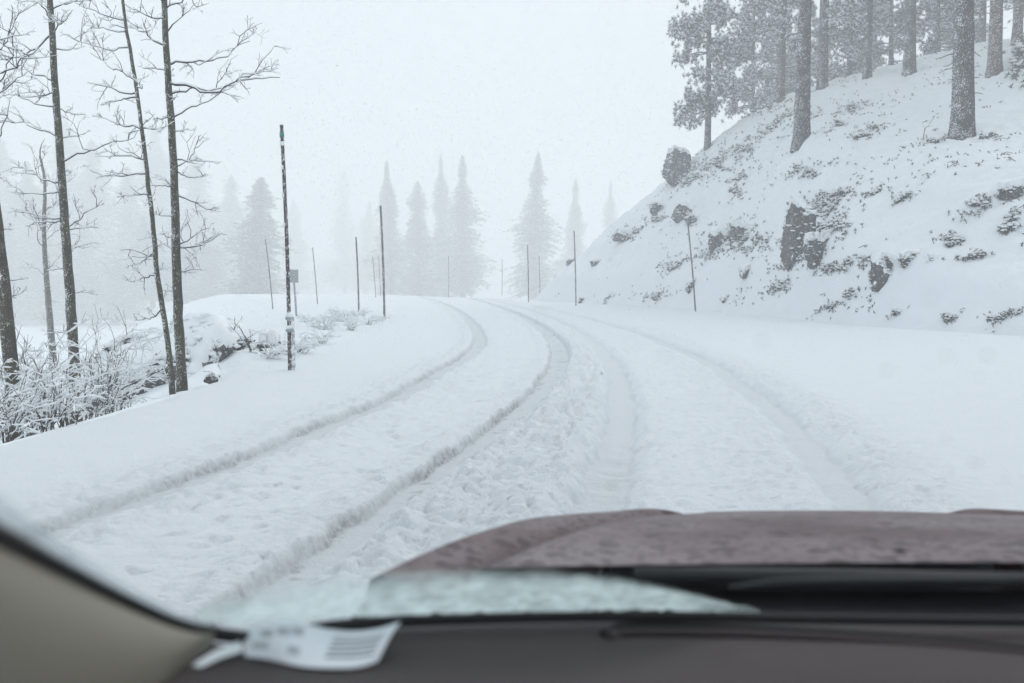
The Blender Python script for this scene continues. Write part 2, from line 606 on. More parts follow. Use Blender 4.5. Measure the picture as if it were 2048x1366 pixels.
    vm = np.exp(-((X + 6.0) / 1.7) ** 2 - ((Y - 29.5) / 6.5) ** 2) + 0.8 * np.exp(-((X + 4.6) / 0.8) ** 2 - ((Y - 18.5) / 3.0) ** 2)
    Z += vm * (0.30 * billow(X, Y, 0.9, 4, 88) - 0.05)
    # pull the far left edge into the slope and bury the right edge under the bank
    Z -= 0.14 * (1 - sstep(0, 0.45, X - l[:, None]))
    Z -= 0.5 * (1 - sstep(0, 0.7, r[:, None] - X))
    m = MB(); m.grid(np.stack([X, Y, Z], -1))
    me = m.mesh('snowy_road')
    set_attr(me, 'packed', packed); set_attr(me, 'dirt_shade', dirt_shade)
    me.materials.append(M['road'])
    o = link('snowy_road', me)
    tag(o, 'snow covered road with four curving wheel tracks', kind='structure')


make_road()


# ---- hillside on the right, verge on the left, valley floor
def bank_relief(X, Y):
    d = X - xR(Y)
    g = sstep(0.2, 2.5, d)
    r = 0.30 * fbm(X, Y, 0.28, 3, 101) + 0.28 * fbm(X, Y, 0.8, 4, 107) + 0.09 * fbm(X, Y, 2.6, 3, 113) + 0.20 * (billow(X, Y, 1.3, 3, 119) - 0.6)
    pit = -0.10 * sstep(0.35, 0.7, fbm(X, Y, 1.9, 3, 131)) * sstep(-0.2, 0.4, fbm(X, Y, 0.15, 2, 137))
    lip = 0.30 * sstep(0.05, 0.35, d + 0.12 * fbm(X, Y, 1.1, 3, 151)) * (1 - sstep(0.9, 2.6, d)) * sstep(75, 60, Y)
    return (r + pit) * g + lip


def HB(x, y):
    return H(x, y) + bank_relief(x, y)


def make_bank():
    ys = np.concatenate([np.arange(-8, 16, 0.4), np.arange(16, 70, 0.125), np.arange(70, 118, 0.7)])
    ds = np.concatenate([np.linspace(-0.15, 24, 215), np.linspace(24.5, 70, 40)])
    X = xR(ys)[:, None] + ds[None]
    Y = np.repeat(ys[:, None], X.shape[1], 1)
    Z = HB(X, Y)
    Z[:, 0] -= 0.25
    m = MB(); m.grid(np.stack([X, Y, Z], -1))
    tag(m.build('snowy_hillside', M['snow_bank']), 'steep snow covered hillside rising beside the road', kind='structure')


make_bank()


def verge_relief(X, Y):
    e = xL(Y) - X
    return sstep(0.1, 1.5, e) * (0.22 * fbm(X, Y, 0.5, 4, 201) + 0.07 * fbm(X, Y, 2.2, 3, 207))


def make_verge():
    ys = np.concatenate([np.arange(-8, 5, 0.4), np.arange(5, 40, 0.13), np.arange(40, 125, 0.6)])
    es = np.concatenate([np.linspace(-0.12, 8, 75), np.linspace(8.3, 45, 60)])
    X = xL(ys)[:, None] - es[None]
    Y = np.repeat(ys[:, None], X.shape[1], 1)
    Z = H(X, Y) + verge_relief(X, Y)
    Z[:, 0] -= 0.2
    m = MB(); m.grid(np.stack([X, Y, Z], -1), flip=True)
    tag(m.build('snowy_verge', M['snow']), 'snowy verge falling away into the valley', kind='structure')


make_verge()
g = np.linspace(-900, 900, 60)
GX, GY = np.meshgrid(g, g + 200)
m = MB(); m.grid(np.stack([GX, GY, -9.0 + 0.0 * GX], -1))
tag(m.build('valley_ground', M['snow']), 'flat snow covered valley floor under the fog', kind='structure')


# ------------------------------------------------------------------ bare alders and shrubs
def unit(v):
    v = np.asarray(v, float)
    return v / (np.linalg.norm(v) + 1e-12)


def crooked(p0, p1, n, sag, jit, rs):
    """A bent line from p0 to p1."""
    t = np.linspace(0, 1, n)[:, None]
    p = np.asarray(p0)[None] * (1 - t) + np.asarray(p1)[None] * t
    L = np.linalg.norm(np.asarray(p1) - np.asarray(p0))
    j = rs.normal(0, 1, (n, 3)) * jit * L
    j = np.cumsum(j, 0); j -= t * j[-1]; j[0] = 0
    p = p + j
    p[:, 2] += sag * L * np.sin(t[:, 0] * math.pi)
    return p


class Wood:
    """Twigs into one mesh, the snow lying on them into another."""
    def __init__(self, seed, snow=1.0, o=(0, 0, 0)):
        self.w = MB(); self.s = MB(); self.rs = np.random.default_rng(seed); self.snow = snow; self.o = np.asarray(o, float)

    def limb(self, pts, r0, r1, k=5, snow=None):
        pts = np.asarray(pts) - self.o
        n = len(pts)
        rad = r0 + (r1 - r0) * np.linspace(0, 1, n) ** 0.8
        self.w.tube(pts, rad, k)
        s = self.snow if snow is None else snow
        if s <= 0 or n < 3:
            return
        t = np.gradient(pts, axis=0); t /= np.linalg.norm(t, axis=1)[:, None] + 1e-12
        flat = 1 - np.clip((np.abs(t[:, 2]) - 0.45) / 0.5, 0, 1)
        lump = 0.65 + 0.5 * self.rs.random(n)
        sr = (rad * 0.55 + 0.0055) * s * flat * lump
        sr[0] *= 0.4; sr[-1] *= 0.35
        if sr.max() < 0.002:
            return
        q = pts.copy(); q[:, 2] += rad * 0.55 + sr * 0.55
        i = sr > 0.0015
        # runs of lying snow
        a = 0
        while a < n:
            if not i[a]:
                a += 1; continue
            b = a
            while b + 1 < n and i[b + 1]:
                b += 1
            if b - a >= 1:
                self.s.tube(q[a:b + 1], np.maximum(sr[a:b + 1], 0.0008), 5)
            a = b + 1

    def twiggy(self, pts, r0, depth, length, dens=1.0, up=0.35):
        """A limb with side twigs, to the given depth."""
        rs = self.rs
        self.limb(pts, r0, max(0.0016, r0 * 0.25), 5 if r0 > 0.01 else 4)
        if depth <= 0:
            return
        n = len(pts)
        cnt = max(2, int(dens * rs.integers(4, 7)))
        for _ in range(cnt):
            f = rs.uniform(0.22, 1.0)
            i = min(n - 2, int(f * (n - 1)))
            p = pts[i]
            t = unit(pts[i + 1] - pts[i])
            side = unit(rs.normal(0, 1, 3) * np.array([1, 0.7, 0.8]))
            d = unit(t * rs.uniform(0.3, 0.9) + side * 0.75 + np.array([0, 0, up]))
            L = length * rs.uniform(0.25, 0.68) * (1.15 - 0.5 * f)
            q = crooked(p, p + d * L, max(4, int(4 + L * 5)), rs.uniform(-0.05, 0.10), 0.05, rs)
            self.twiggy(q, max(0.0017, r0 * 0.48), depth - 1, L, dens * 0.85, up)

    def finish(self, parent, twig_mat, branch_name='branches'):
        o = self.w.build(branch_name, twig_mat, parent)
        if branch_name == 'stems':
            tag(o, kind='stuff')
        if self.s.n:
            tag(self.s.build('lying_snow', M['snow_soft'], o), kind='stuff')


def alder(name, label, trunk_px, Y, w0, w1, limbs, seed, rnd=10, reach=1.0, snow=1.0, rnd_side=None, extra_top=2.5):
    """trunk_px: pixels from foot to top; limbs: (foot px, foot py, tip px, tip py, depth shift of the tip)."""
    rs = np.random.default_rng(seed)
    P = np.array([at(a, b, Y) for a, b in trunk_px])
    d = unit(P[-1] - P[-2])
    P = np.vstack([P, P[-1] + d * extra_top * 0.5 + [rs.normal(0, .08), rs.normal(0, .08), 0], P[-1] + d * extra_top + [rs.normal(0, .2), rs.normal(0, .2), 0]])
    z = P[:, 2]
    base_z = min(z[0], Hs(P[0, 0], P[0, 1]) - 0.15)
    zz = np.linspace(z[0], z[-1], 40)
    fx = spline(z, P[:, 0]); fy = spline(z, P[:, 1])
    T = np.stack([fx(zz), fy(zz), zz], -1)
    T[:, 0] += 0.004 * rs.normal(0, 1, 40); T[0, 2] = base_z
    px2m = Y / FPX
    hfrac = np.linspace(0, 1, 40)
    # w0 / w1: trunk width in pixels at the foot and at the top of the frame
    ftop = (z[len(trunk_px) - 1] - z[0]) / (z[-1] - z[0])
    rad = np.interp(hfrac, [0, ftop, 1], [w0 / 2 * px2m, w1 / 2 * px2m, 0.008])
    rad *= 1 + 0.025 * rs.normal(0, 1, 40); rad[0] *= 1.25; rad[1] *= 1.08
    root = empty(name, tuple(T[0]))
    o = T[0]
    m = MB(); m.tube(T - o, rad, 12)
    m.build('trunk', M['alder_bark'], root)

    def on_trunk(z_):
        i = int(np.clip(np.searchsorted(T[:, 2], z_), 1, 39))
        f = (z_ - T[i - 1, 2]) / (T[i, 2] - T[i - 1, 2] + 1e-9)
        return T[i - 1] * (1 - f) + T[i] * f, rad[i]
    for (ax, ay, bx, by, dy) in limbs:
        p, r = on_trunk(at(ax, ay, Y)[2])
        q = at(bx, by, Y + dy)
        L = np.linalg.norm(q - p)
        pts = crooked(p, q, int(9 + 5 * L), rs.uniform(-0.10, 0.02), 0.022, rs)
        W = Wood(int(rs.integers(1e6)), snow, o)
        W.twiggy(pts, min(r * 0.45, 0.007 + 0.0065 * L), 2 if L < 0.6 else 3, L, 0.85, 0.25)
        W.finish(root, M['alder_twig'], 'branch')
    lo, hi = T[0, 2] + 0.25 * (T[-1, 2] - T[0, 2]), T[-1, 2] * 0.99
    for _ in range(rnd):
        z_ = rs.uniform(lo, hi)
        p, r = on_trunk(z_)
        a = rs.uniform(0, 2 * math.pi)
        L = reach * rs.uniform(0.3, 1.0) * (1.0 - 0.35 * (z_ - lo) / (hi - lo))
        dirn = np.array([math.cos(a), math.sin(a), rs.uniform(-0.1, 0.45)])
        pts = crooked(p, p + unit(dirn) * L, int(7 + 4 * L), rs.uniform(-0.1, 0.05), 0.03, rs)
        W = Wood(int(rs.integers(1e6)), snow, o)
        W.twiggy(pts, min(r * 0.4, 0.005 + 0.006 * L), 2, L, 0.8, 0.25)
        W.finish(root, M['alder_twig'], 'branch')
    tag(root, label, 'tree', 'bare alders on the verge')
    return root


alder('bare_alder', 'stout bare alder beside the thin leaning one on the verge edge', [(365, 782), (357, 640), (352, 500), (346, 300), (335, 130), (328, 0)], 13.1, 21, 11,
      [(340, 130, 500, 82, .4), (345, 165, 560, 155, -.3), (346, 190, 495, 155, .5), (347, 240, 470, 170, .3), (335, 70, 395, 5, .4), (330, 40, 245, 5, -.3), (333, 100, 270, 45, .4),
       (338, 140, 285, 135, .3), (340, 235, 305, 240, .2), (354, 335, 395, 280, .3), (354, 335, 412, 348, -.2), (351, 372, 296, 365, .3), (356, 390, 440, 418, .2), (358, 492, 455, 470, -.3), (358, 492, 430, 445, .3),
       (352, 432, 310, 430, -.2), (360, 545, 413, 540, .2), (357, 583, 325, 580, .2), (358, 478, 318, 468, .2), (329, 20, 430, -40, .3), (329, 10, 250, -60, -.3)], 11, rnd=8, reach=0.8)
alder('bare_alder', 'thin leaning bare alder with a crooked stem on the verge edge', [(346, 795), (338, 700), (322, 600), (308, 480), (292, 330), (270, 160), (245, 0)], 12.7, 12, 6,
      [(270, 160, 180, 105, .3), (275, 185, 175, 165, -.2), (276, 195, 208, 205, .2), (258, 95, 140, 70, .3), (250, 40, 150, 5, -.3), (250, 60, 180, 55, .3), (285, 260, 200, 235, .2), (284, 250, 310, 228, .2),
       (293, 325, 215, 315, .3), (296, 352, 180, 340, -.2), (300, 390, 240, 392, .2), (309, 515, 240, 498, .2), (308, 505, 265, 530, .1), (313, 550, 250, 560, .3), (320, 618, 268, 640, .2)], 21, rnd=5, reach=0.7)
alder('bare_alder', 'bare alder with a long rising limb behind the snowy willows', [(150, 760), (143, 640), (132, 480), (122, 330), (108, 130), (100, 0)], 14.2, 22, 11,
      [(125, 325, 275, 262, .3), (123, 280, 170, 268, .2), (104, 20, 185, -5, .3), (112, 65, 145, 20, -.4), (108, 60, 0, 120, .5), (114, 100, 170, 92, .2), (106, 170, 30, 130, .3), (105, 190, 30, 188, .2),
       (110, 212, 20, 190, -.3), (112, 270, 15, 240, .3), (118, 362, 35, 330, .3), (117, 380, 40, 385, -.2), (120, 445, 50, 450, .2), (120, 440, 30, 420, -.3), (136, 455, 205, 400, .2), (134, 460, 195, 455, .3),
       (140, 535, 95, 540, .2), (150, 668, 105, 668, .1), (101, 40, 60, -30, .3)], 31, rnd=7, reach=0.8)
alder('bare_alder', 'bare alder with a thick mossy trunk rising out of the willows', [(28, 800), (14, 640), (-4, 480), (-25, 300), (-45, 120), (-60, 0)], 11.2, 30, 18,
      [(8, 600, 55, 580, .1), (5, 560, 50, 555, .2), (-35, 200, 65, 140, .3), (-40, 170, 78, 95, -.3), (-30, 250, 30, 60, .4), (-50, 90, 60, 70, .3), (-20, 330, 20, 200, .2), (-10, 460, 25, 450, .3), (-40, 140, 30, 25, .4)], 41, rnd=5, reach=0.9)
alder('bare_alder', 'slender pale alder fading into the fog on the slope', [(108, 735), (98, 620), (92, 540), (88, 440), (84, 330)], 38, 15, 5,
      [(92, 500, 50, 400, .3), (92, 480, 140, 430, .2), (90, 450, 30, 380, -.2), (89, 430, 120, 340, .2), (96, 560, 45, 520, .3), (95, 545, 135, 500, .3), (88, 400, 70, 300, .3), (88, 420, 130, 390, .2)], 51, rnd=10, reach=1.0, extra_top=1.0)


def shrub(name, label, base, stems, height, spread, seed, lean=(0, 0), r=0.008, snow=1.6, depth=2, group='snowy willow shrubs on the verge', dens=0.8, cat='shrub'):
    rs = np.random.default_rng(seed)
    base = np.asarray(base, float)
    root = empty(name, tuple(base))
    W = Wood(seed + 5, snow, base)
    for k in range(stems):
        a = rs.uniform(0, 2 * math.pi)
        rr = spread * math.sqrt(rs.random())
        tip = base + np.array([math.cos(a) * rr + lean[0], math.sin(a) * rr * 0.8 + lean[1], height * rs.uniform(0.55, 1.05) * (1 - 0.45 * (rr / spread) ** 2)])
        p0 = base + np.array([rs.normal(0, 0.06), rs.normal(0, 0.06), -0.08])
        n = 11
        pts = crooked(p0, tip, n, 0.0, 0.02, rs)
        L = np.linalg.norm(tip - p0)
        out = np.array([math.cos(a), math.sin(a), 0])
        t = np.linspace(0, 1, n)
        pts[:, 2] += 0.22 * L * np.sin(t * math.pi) * (rr / spread)
        pts -= out[None] * (0.12 * L * np.sin(t * math.pi))[:, None]
        W.twiggy(pts, r * rs.uniform(0.7, 1.3), depth, L * 0.7, dens, up=0.15)
    W.finish(root, M['shrub_twig'], 'stems')
    tag(root, label, cat, group)
    return root


def at_ground(px, py, Y):
    p = at(px, py, Y); return np.array([p[0], Y, Hs(p[0], Y)])


sp = [(70, 10.6, 16, 1.15, 0.75), (180, 12.6, 14, 1.2, 0.7), (20, 11.4, 14, 1.3, 0.7), (205, 13.4, 11, 1.45, 0.75), (130, 11.2, 16, 0.95, 0.8), (-40, 10.2, 12, 1.1, 0.7), (60, 13.2, 12, 1.3, 0.9),
      (240, 14.2, 10, 1.0, 0.7), (150, 15.2, 10, 1.4, 0.8), (10, 9.6, 12, 0.6, 0.55), (95, 9.9, 12, 0.55, 0.5), (215, 12.1, 10, 0.5, 0.5)]
wl_lab = 'tangled willow shrub bowed under snow at the foot of the bare alders'
for i, (px, Y, st, h, s) in enumerate(sp):
    x = (px - 1024) / FPX * Y
    z = Hs(x, Y)
    shrub('willow_shrub', wl_lab, (x, Y, z - 0.02), st, h * 1.22, s * 1.1, 300 + i, lean=(0.1, 0), r=0.0075)
lb = at_ground(525, 720, 17.2)
shrub('leaning_sapling', 'bare crooked sapling leaning over the small dark boulder', lb, 3, 1.05, 0.35, 350, lean=(-0.55, 0), r=0.012, snow=0.9, depth=2, group=None)
lb = at_ground(570, 712, 17.4)
shrub('grass_clump', 'arching dry grass clump behind the tall marker pole', lb, 40, 0.55, 0.6, 351, r=0.004, snow=1.5, depth=0, group=None, cat='grass clump')
for i, (px, py, h, s, n) in enumerate([(630, 668, 0.5, 0.55, 14), (665, 655, 0.45, 0.6, 14), (700, 672, 0.4, 0.5, 12), (705, 645, 0.35, 0.6, 12), (735, 660, 0.35, 0.5, 12), (760, 652, 0.3, 0.45, 12), (640, 700, 0.35, 0.5, 9), (675, 640, 0.4, 0.5, 12), (615, 660, 0.4, 0.5, 12), (650, 672, 0.4, 0.5, 12), (690, 655, 0.4, 0.5, 12), (725, 640, 0.35, 0.5, 12), (600, 720, 0.4, 0.5, 10), (540, 735, 0.35, 0.45, 10)]):
    p = ground0(px, py)
    shrub('sagebrush', 'low snow-laden brush around the feet of the marker poles', (p[0], p[1], 0.10), n + 6, h, s, 360 + i, r=0.005, snow=2.6, depth=1, group='low brush along the verge')


# ------------------------------------------------------------------ conifers
def tuft_arrays(rs, centres, n_needles, length, width, up_bias=0.3):
    """Bunches of narrow triangles round each centre."""
    c = np.repeat(centres, n_needles, 0)
    N = len(c)
    d = rs.normal(0, 1, (N, 3)); d[:, 2] += up_bias
    d /= np.linalg.norm(d, axis=1)[:, None]
    L = length * rs.uniform(0.6, 1.15, N)[:, None]
    s = np.cross(d, rs.normal(0, 1, (N, 3))); s /= np.linalg.norm(s, axis=1)[:, None]
    a = c + d * L * 0.05 - s * width * 0.5
    b = c + d * L * 0.05 + s * width * 0.5
    e = c + d * L
    v = np.stack([a, b, e], 1).reshape(-1, 3)
    f = np.arange(N * 3).reshape(-1, 3)
    return v, f


def pine_mesh(seed, height, crown0, rad, rmax, n_br, droop=0.15, tufts=22):
    """Meshes of one pine: trunk, limbs, needles, snow on the needles."""
    rs = np.random.default_rng(seed)
    tr = MB()
    n = 46
    z = np.linspace(-0.5, height, n)
    lean = np.stack([0.05 * np.sin(z * 0.35 + seed), 0.05 * np.cos(z * 0.3), z], -1)
    rr = rad * (1 - 0.85 * np.clip(z / height, 0, 1) ** 1.1) + rad * 0.45 * np.exp(-np.maximum(z + 0.3, 0) / 0.45)
    th = np.arange(22) * 2 * math.pi / 22
    TH, ZZ = np.meshgrid(th, z)
    rel = 1 + 0.07 * fbm(TH * 4, ZZ * 1.3, 1.0, 3, seed) + 0.05 * np.sin(TH * 5 + seed) * np.exp(-np.maximum(ZZ, 0) / 0.6)
    RR = rr[:, None] * rel
    P = np.stack([lean[:, 0:1] + RR * np.cos(TH), lean[:, 1:2] + RR * np.sin(TH), ZZ], -1)
    P = np.concatenate([P, P[:, :1]], 1)
    tr.grid(P)
    br = MB(); sl = MB(); C = []
    for _ in range(14):
        zb = rs.uniform(1.6, max(3.0, crown0)); a = rs.uniform(0, 6.283); L = rad + rs.uniform(0.15, 0.9)
        out = np.array([math.cos(a), math.sin(a), rs.uniform(-0.25, 0.15)])
        br.tube(crooked([0, 0, zb], np.array([0, 0, zb]) + out * L, 5, 0, 0.03, rs), np.linspace(0.03, 0.012, 5), 5)
    for k in range(n_br):
        f = rs.random() ** 0.85
        zb = crown0 + f * (height - crown0 - 0.3)
        a = rs.uniform(0, 2 * math.pi)
        L = rmax * (1 - 0.72 * ((zb - crown0) / (height - crown0)) ** 1.3) * rs.uniform(0.55, 1.1)
        if zb < crown0 + 1.2:
            L *= rs.uniform(0.5, 1.0)
        p0 = np.array([0.05 * math.sin(zb * 0.35 + seed), 0.05 * math.cos(zb * 0.3), zb])
        out = np.array([math.cos(a), math.sin(a), rs.uniform(-0.12, 0.28)])
        pts = crooked(p0, p0 + out * L, 8, 0, 0.02, rs)
        t = np.linspace(0, 1, 8)
        pts[:, 2] -= droop * L * t ** 2 * 0.6
        pts[:, 2] += 0.10 * L * np.clip(t - 0.7, 0, 1) * 2
        br.tube(pts, np.linspace(0.02 + 0.014 * L, 0.008, 8), 5)
        sl.tube(pts[1:] + [0, 0, 0.03], np.linspace(0.03, 0.018, 7), 4)
        m = int(tufts * L / rmax * rs.uniform(0.7, 1.2)) + 3
        for q in range(m):
            u = 0.28 + 0.72 * rs.random() ** 0.7
            i = u * 7; i0 = min(6, int(i))
            p = pts[i0] * (1 - (i - i0)) + pts[i0 + 1] * (i - i0)
            w = 0.20 * L * (1.05 - 0.6 * u)
            c = p + rs.normal(0, 1, 3) * np.array([w, w, 0.17 * L * (0.6 + 0.6 * u)]) * 0.8 - np.array([0, 0, 0.06 * L * u])
            C.append(c)
            if q % 4 == 0:
                br.tube(np.stack([p, (p + c) / 2 + [0, 0, 0.03], c]), [0.008, 0.006, 0.004], 4, cap=False)
    C = np.array(C)
    nd = MB()
    v, f = tuft_arrays(rs, C, 14, 0.24, 0.042)
    nd.add(v, f)
    sn = sl
    pick = C[rs.random(len(C)) < 0.9]
    v, f = tuft_arrays(rs, pick + np.array([0, 0, 0.06]), 10, 0.20, 0.08, 0.7)
    sn.add(v, f)
    return tr.mesh('trunk'), br.mesh('limbs'), nd.mesh('needles', False), sn.mesh('needle_snow', False)


def place_pine(meshes, label, p, rz, s, sxy=1.0, bark='pine_bark', lean=(0, 0), name='pine_tree'):
    root = empty(name, tuple(p), rz)
    root.rotation_euler = (lean[1], lean[0], rz)
    root.scale = (s * sxy, s * sxy, s)
    for nm, me, mt in (('trunk', meshes[0], bark), ('limbs', meshes[1], bark), ('crown', meshes[2], 'needles'), ('crown_snow', meshes[3], 'snow_soft')):
        if not me.materials:
            me.materials.append(M[mt])
        o = link(nm, me, root)
        if nm != 'trunk':
            tag(o, kind='stuff')
        if nm == 'trunk' and me.materials[0] != M[bark]:
            o.material_slots[0].link = 'OBJECT'; o.material_slots[0].material = M[bark]
    tag(root, label, 'tree', 'pines on the hillside')
    return root


pine_low = pine_mesh(1, 17.0, 2.0, 0.22, 2.9, 125, 0.2, 52)      # branched almost to the ground
pine_tall = pine_mesh(2, 19.0, 8.5, 0.42, 3.6, 80, 0.15, 42)      # bare thick trunk
pine_mid = pine_mesh(3, 17.0, 3.0, 0.28, 3.3, 110, 0.25, 52)

PINES = [
    # meshes, px, py, Y, width px at foot, label, bark
    (pine_low, 1415, 294, 60, 16, 'slender snowy pine with low boughs standing alone beside the skyline boulder', 'pine_bark', 0.4, 0.0),
    (pine_tall, 1605, 284, 45, 40, 'thick dark pine trunk behind a small snapped side branch', 'pine_bark', 1.2, 0.006),
    (pine_mid, 1563, 205, 62, 15, 'reddish pine trunk behind the slope crest between two larger pines', 'pine_bark_red', 2.0, 0.0),
    (pine_tall, 1645, 178, 60, 19, 'straight grey pine close behind the thick dark trunk', 'pine_bark', 3.1, 0.0),
    (pine_mid, 1735, 160, 58, 21, 'pine with drooping snowy boughs half hiding its trunk on the crest', 'pine_bark', 0.2, 0.01),
    (pine_tall, 1817, 146, 56, 30, 'straight pine trunk on the crest with a fallen stick at its foot', 'pine_bark', 4.4, 0.01),
    (pine_tall, 1920, 276, 38, 55, 'broad flared pine trunk standing lowest on the open slope', 'pine_bark', 5.0, 0.01),
    (pine_tall, 1990, 148, 50, 34, 'pine trunk uphill of the broad flared pine', 'pine_bark_red', 0.9, 0.0),
    (pine_mid, 2034, 90, 58, 24, 'pine behind the dark bush at the top of the slope', 'pine_bark_red', 2.6, 0.0),
]
for me4, px, py, Y, w, lab, bk, rz, ln in PINES:
    p = hit(px, py, Y - 9, Y + 9)
    p[2] = float(HB(p[0:1], p[1:2])[0])
    rad = {id(pine_low): 0.22 * 1.25, id(pine_tall): 0.42 * 1.25, id(pine_mid): 0.28 * 1.25}[id(me4)]
    want = w / 2 * p[1] / FPX
    sxy = want / rad
    place_pine(me4, lab, p, rz, 1.0, max(0.75, min(1.4, sxy)), bk, (ln, 0))
for i, (px, py, Y, me4) in enumerate([(1500, 225, 74, pine_low), (1545, 190, 80, pine_mid), (1690, 120, 72, pine_low), (1770, 110, 74, pine_mid), (1860, 100, 70, pine_low), (1950, 90, 68, pine_mid), (1610, 170, 84, pine_low), (2060, 70, 66, pine_low), (1725, 150, 86, pine_mid), (1900, 110, 82, pine_mid)]):
    x = (px - 1024) / FPX * Y
    z = float(HB(np.array([x]), np.array([float(Y)]))[0])
    place_pine(me4, 'snow-laden pine standing back in the fog behind the trunks on the hill crest', (x, Y, z - 0.1), i * 1.3, random.uniform(0.85, 1.1), 1.0)


def fir_mesh(seed, height, rmax, snowy):
    """An old fir: a ragged column of drooping boughs under a tapering top."""
    rs = np.random.default_rng(seed)
    tr = MB(); z = np.linspace(-0.4, height, 14)
    bend = 0.012 * height * np.sin(z / height * 2.2 + seed)
    tr.tube(np.stack([bend, 0 * z, z], -1), np.linspace(0.011 * height, 0.004, 14), 9)
    V, VS = [], []
    zb = 0.07 * height
    lob = rs.uniform(0, 6.28, 3)
    while zb < height - 0.1:
        f = zb / height
        env = min(1.0, ((1 - f) / 0.75)) ** 0.78 * (0.80 + 0.22 * math.sin(f * 17 + lob[0]) + 0.12 * math.sin(f * 41 + lob[1]))
        nb = int(9 + 6 * (1 - f))
        a0 = rs.uniform(0, 6.28)
        for k in range(nb):
            if rs.random() < 0.10:
                continue
            a = a0 + k * 2 * math.pi / nb + rs.normal(0, 0.25)
            L = (rmax * env * (0.85 + 0.25 * math.sin(a * 2 + lob[2] + f * 6)) * rs.uniform(0.55, 1.2) + 0.03)
            kz = 0.22 + 0.93 * min(1.0, 2.6 * env)
            out = np.array([math.cos(a), math.sin(a), 0.0]); sd = np.array([-math.sin(a), math.cos(a), 0.0])
            ns = max(3, int(L / 0.27))
            dr = rs.uniform(0.35, 0.75)
            bx = 0.012 * height * math.sin(f * 2.2 + seed)
            for q in range(ns):
                u = (q + rs.random()) / ns
                c = out * L * u + np.array([bx, 0, zb + 0.20 * L * u - dr * L * u * u + rs.normal(0, 0.05) * kz])
                w = 0.16 * kz + 0.24 * L * (1 - u)
                for s_ in (-1, 1):
                    dl = out * rs.uniform(0.2, 0.9) + sd * s_ * rs.uniform(0.5, 1.1) + np.array([0, 0, rs.uniform(-0.75, 0.0)])
                    e = c + dl * (w + 0.10 * kz)
                    th = (0.07 + 0.05 * rs.random()) * kz
                    V += [c - out * th, c + out * th, e]
                    if rs.random() < snowy:
                        o_ = np.array([0, 0, 0.05])
                        VS += [c - out * th * 1.5 + o_, c + out * th * 1.5 + o_, e * 0.9 + c * 0.1 + o_ * 0.5]
                dn = c + np.array([rs.normal(0, .08), rs.normal(0, .08), -rs.uniform(0.15, 0.40) * kz])
                V += [c - sd * 0.07 * kz, c + sd * 0.07 * kz, dn]
        zb += (0.12 + 0.22 * (1 - f)) * rs.uniform(0.7, 1.4)
    nd, sn = MB(), MB()
    nd.add(np.array(V), np.arange(len(V)).reshape(-1, 3))
    sn.add(np.array(VS), np.arange(len(VS)).reshape(-1, 3))
    out = (tr.mesh('trunk'), nd.mesh('crown', False), sn.mesh('crown_snow', False))
    for me, k in zip(out, ('fir_bark', 'fir_needles', 'snow_soft')):
        me.materials.append(M[k])
    return out


fir_a = fir_mesh(5, 14.0, 2.6, 0.9)
fir_b = fir_mesh(6, 22.0, 2.6, 0.75)
fir_c = fir_mesh(8, 22.0, 2.1, 0.75)
fir_d = fir_mesh(13, 20.0, 2.9, 0.8)


def place_fir(me3, label, px, top, Y, width_px, hm, group='firs in the fog', zb=None, rz=0.0):
    x = (px - 1024) / FPX * Y
    zb = Hs(x, Y) - 0.1 if zb is None else zb
    zt = at(px, top, Y)[2]
    s = (zt - zb) / hm[0]
    root = empty('fir_tree', (x, Y, zb), rz)
    wx = 1.4 * width_px / FPX * Y / 2 / hm[1]
    root.scale = (wx, wx, s)
    root.rotation_euler = (0, R(math.sin(px * 1.7) * 1.6), rz)
    for nm, me in zip(('trunk', 'crown', 'crown_snow'), me3):
        o = link(nm, me, root)
        if nm != 'trunk':
            tag(o, kind='stuff')
    tag(root, label, 'tree', group)


A_, B_, C_, D_ = (14.0, 2.6), (22.0, 2.6), (22.0, 2.1), (20.0, 2.9)
place_fir(fir_a, 'nearest snow-loaded fir rising behind the verge beside the tall marker pole', 515, 352, 190, 150, A_, rz=0.3)
place_fir(fir_c, 'narrow fir behind the second tallest marker pole', 778, 322, 255, 78, C_, rz=1.1)
place_fir(fir_d, 'broad shorter fir in the middle of the fir row beyond the road', 840, 360, 262, 105, D_, rz=2.0)
place_fir(fir_c, 'slender fir with a bare spire between two firs beyond the road', 881, 310, 285, 66, C_, rz=0.5)
place_fir(fir_b, 'tall dense fir at the end of the fir row where the road vanishes', 926, 308, 258, 96, B_, rz=1.7)
place_fir(fir_d, 'tall fir standing alone beyond the bend beside the hillside', 1071, 302, 245, 98, D_, rz=3.0)
place_fir(fir_b, 'faint fir close beside the hillside shoulder in thick fog', 1146, 355, 300, 66, B_, rz=0.9)
place_fir(fir_c, 'faintest fir tip showing over the hillside shoulder', 1220, 360, 330, 46, C_, rz=2.2)
for i, (px, top, Y, w) in enumerate([(452, 350, 235, 120), (395, 300, 225, 135), (318, 250, 245, 140), (262, 330, 200, 130), (205, 280, 215, 150), (140, 240, 230, 150), (66, 320, 190, 150), (10, 260, 205, 160), (-60, 230, 200, 160),
                                     (690, 330, 330, 70), (735, 400, 300, 60), (300, 430, 150, 130), (30, 430, 140, 140), (590, 400, 310, 80), (415, 470, 160, 130), (170, 440, 150, 130), (370, 480, 130, 120), (90, 470, 125, 130), (240, 490, 125, 120)]):
    place_fir((fir_b, fir_d, fir_c, fir_a)[i % 4], 'pale fir dissolving into the fog on the valley side', px, top, max(Y * 1.35, 235), w, (B_, D_, C_, A_)[i % 4], group='firs lost in fog across the valley', rz=i * 0.9)


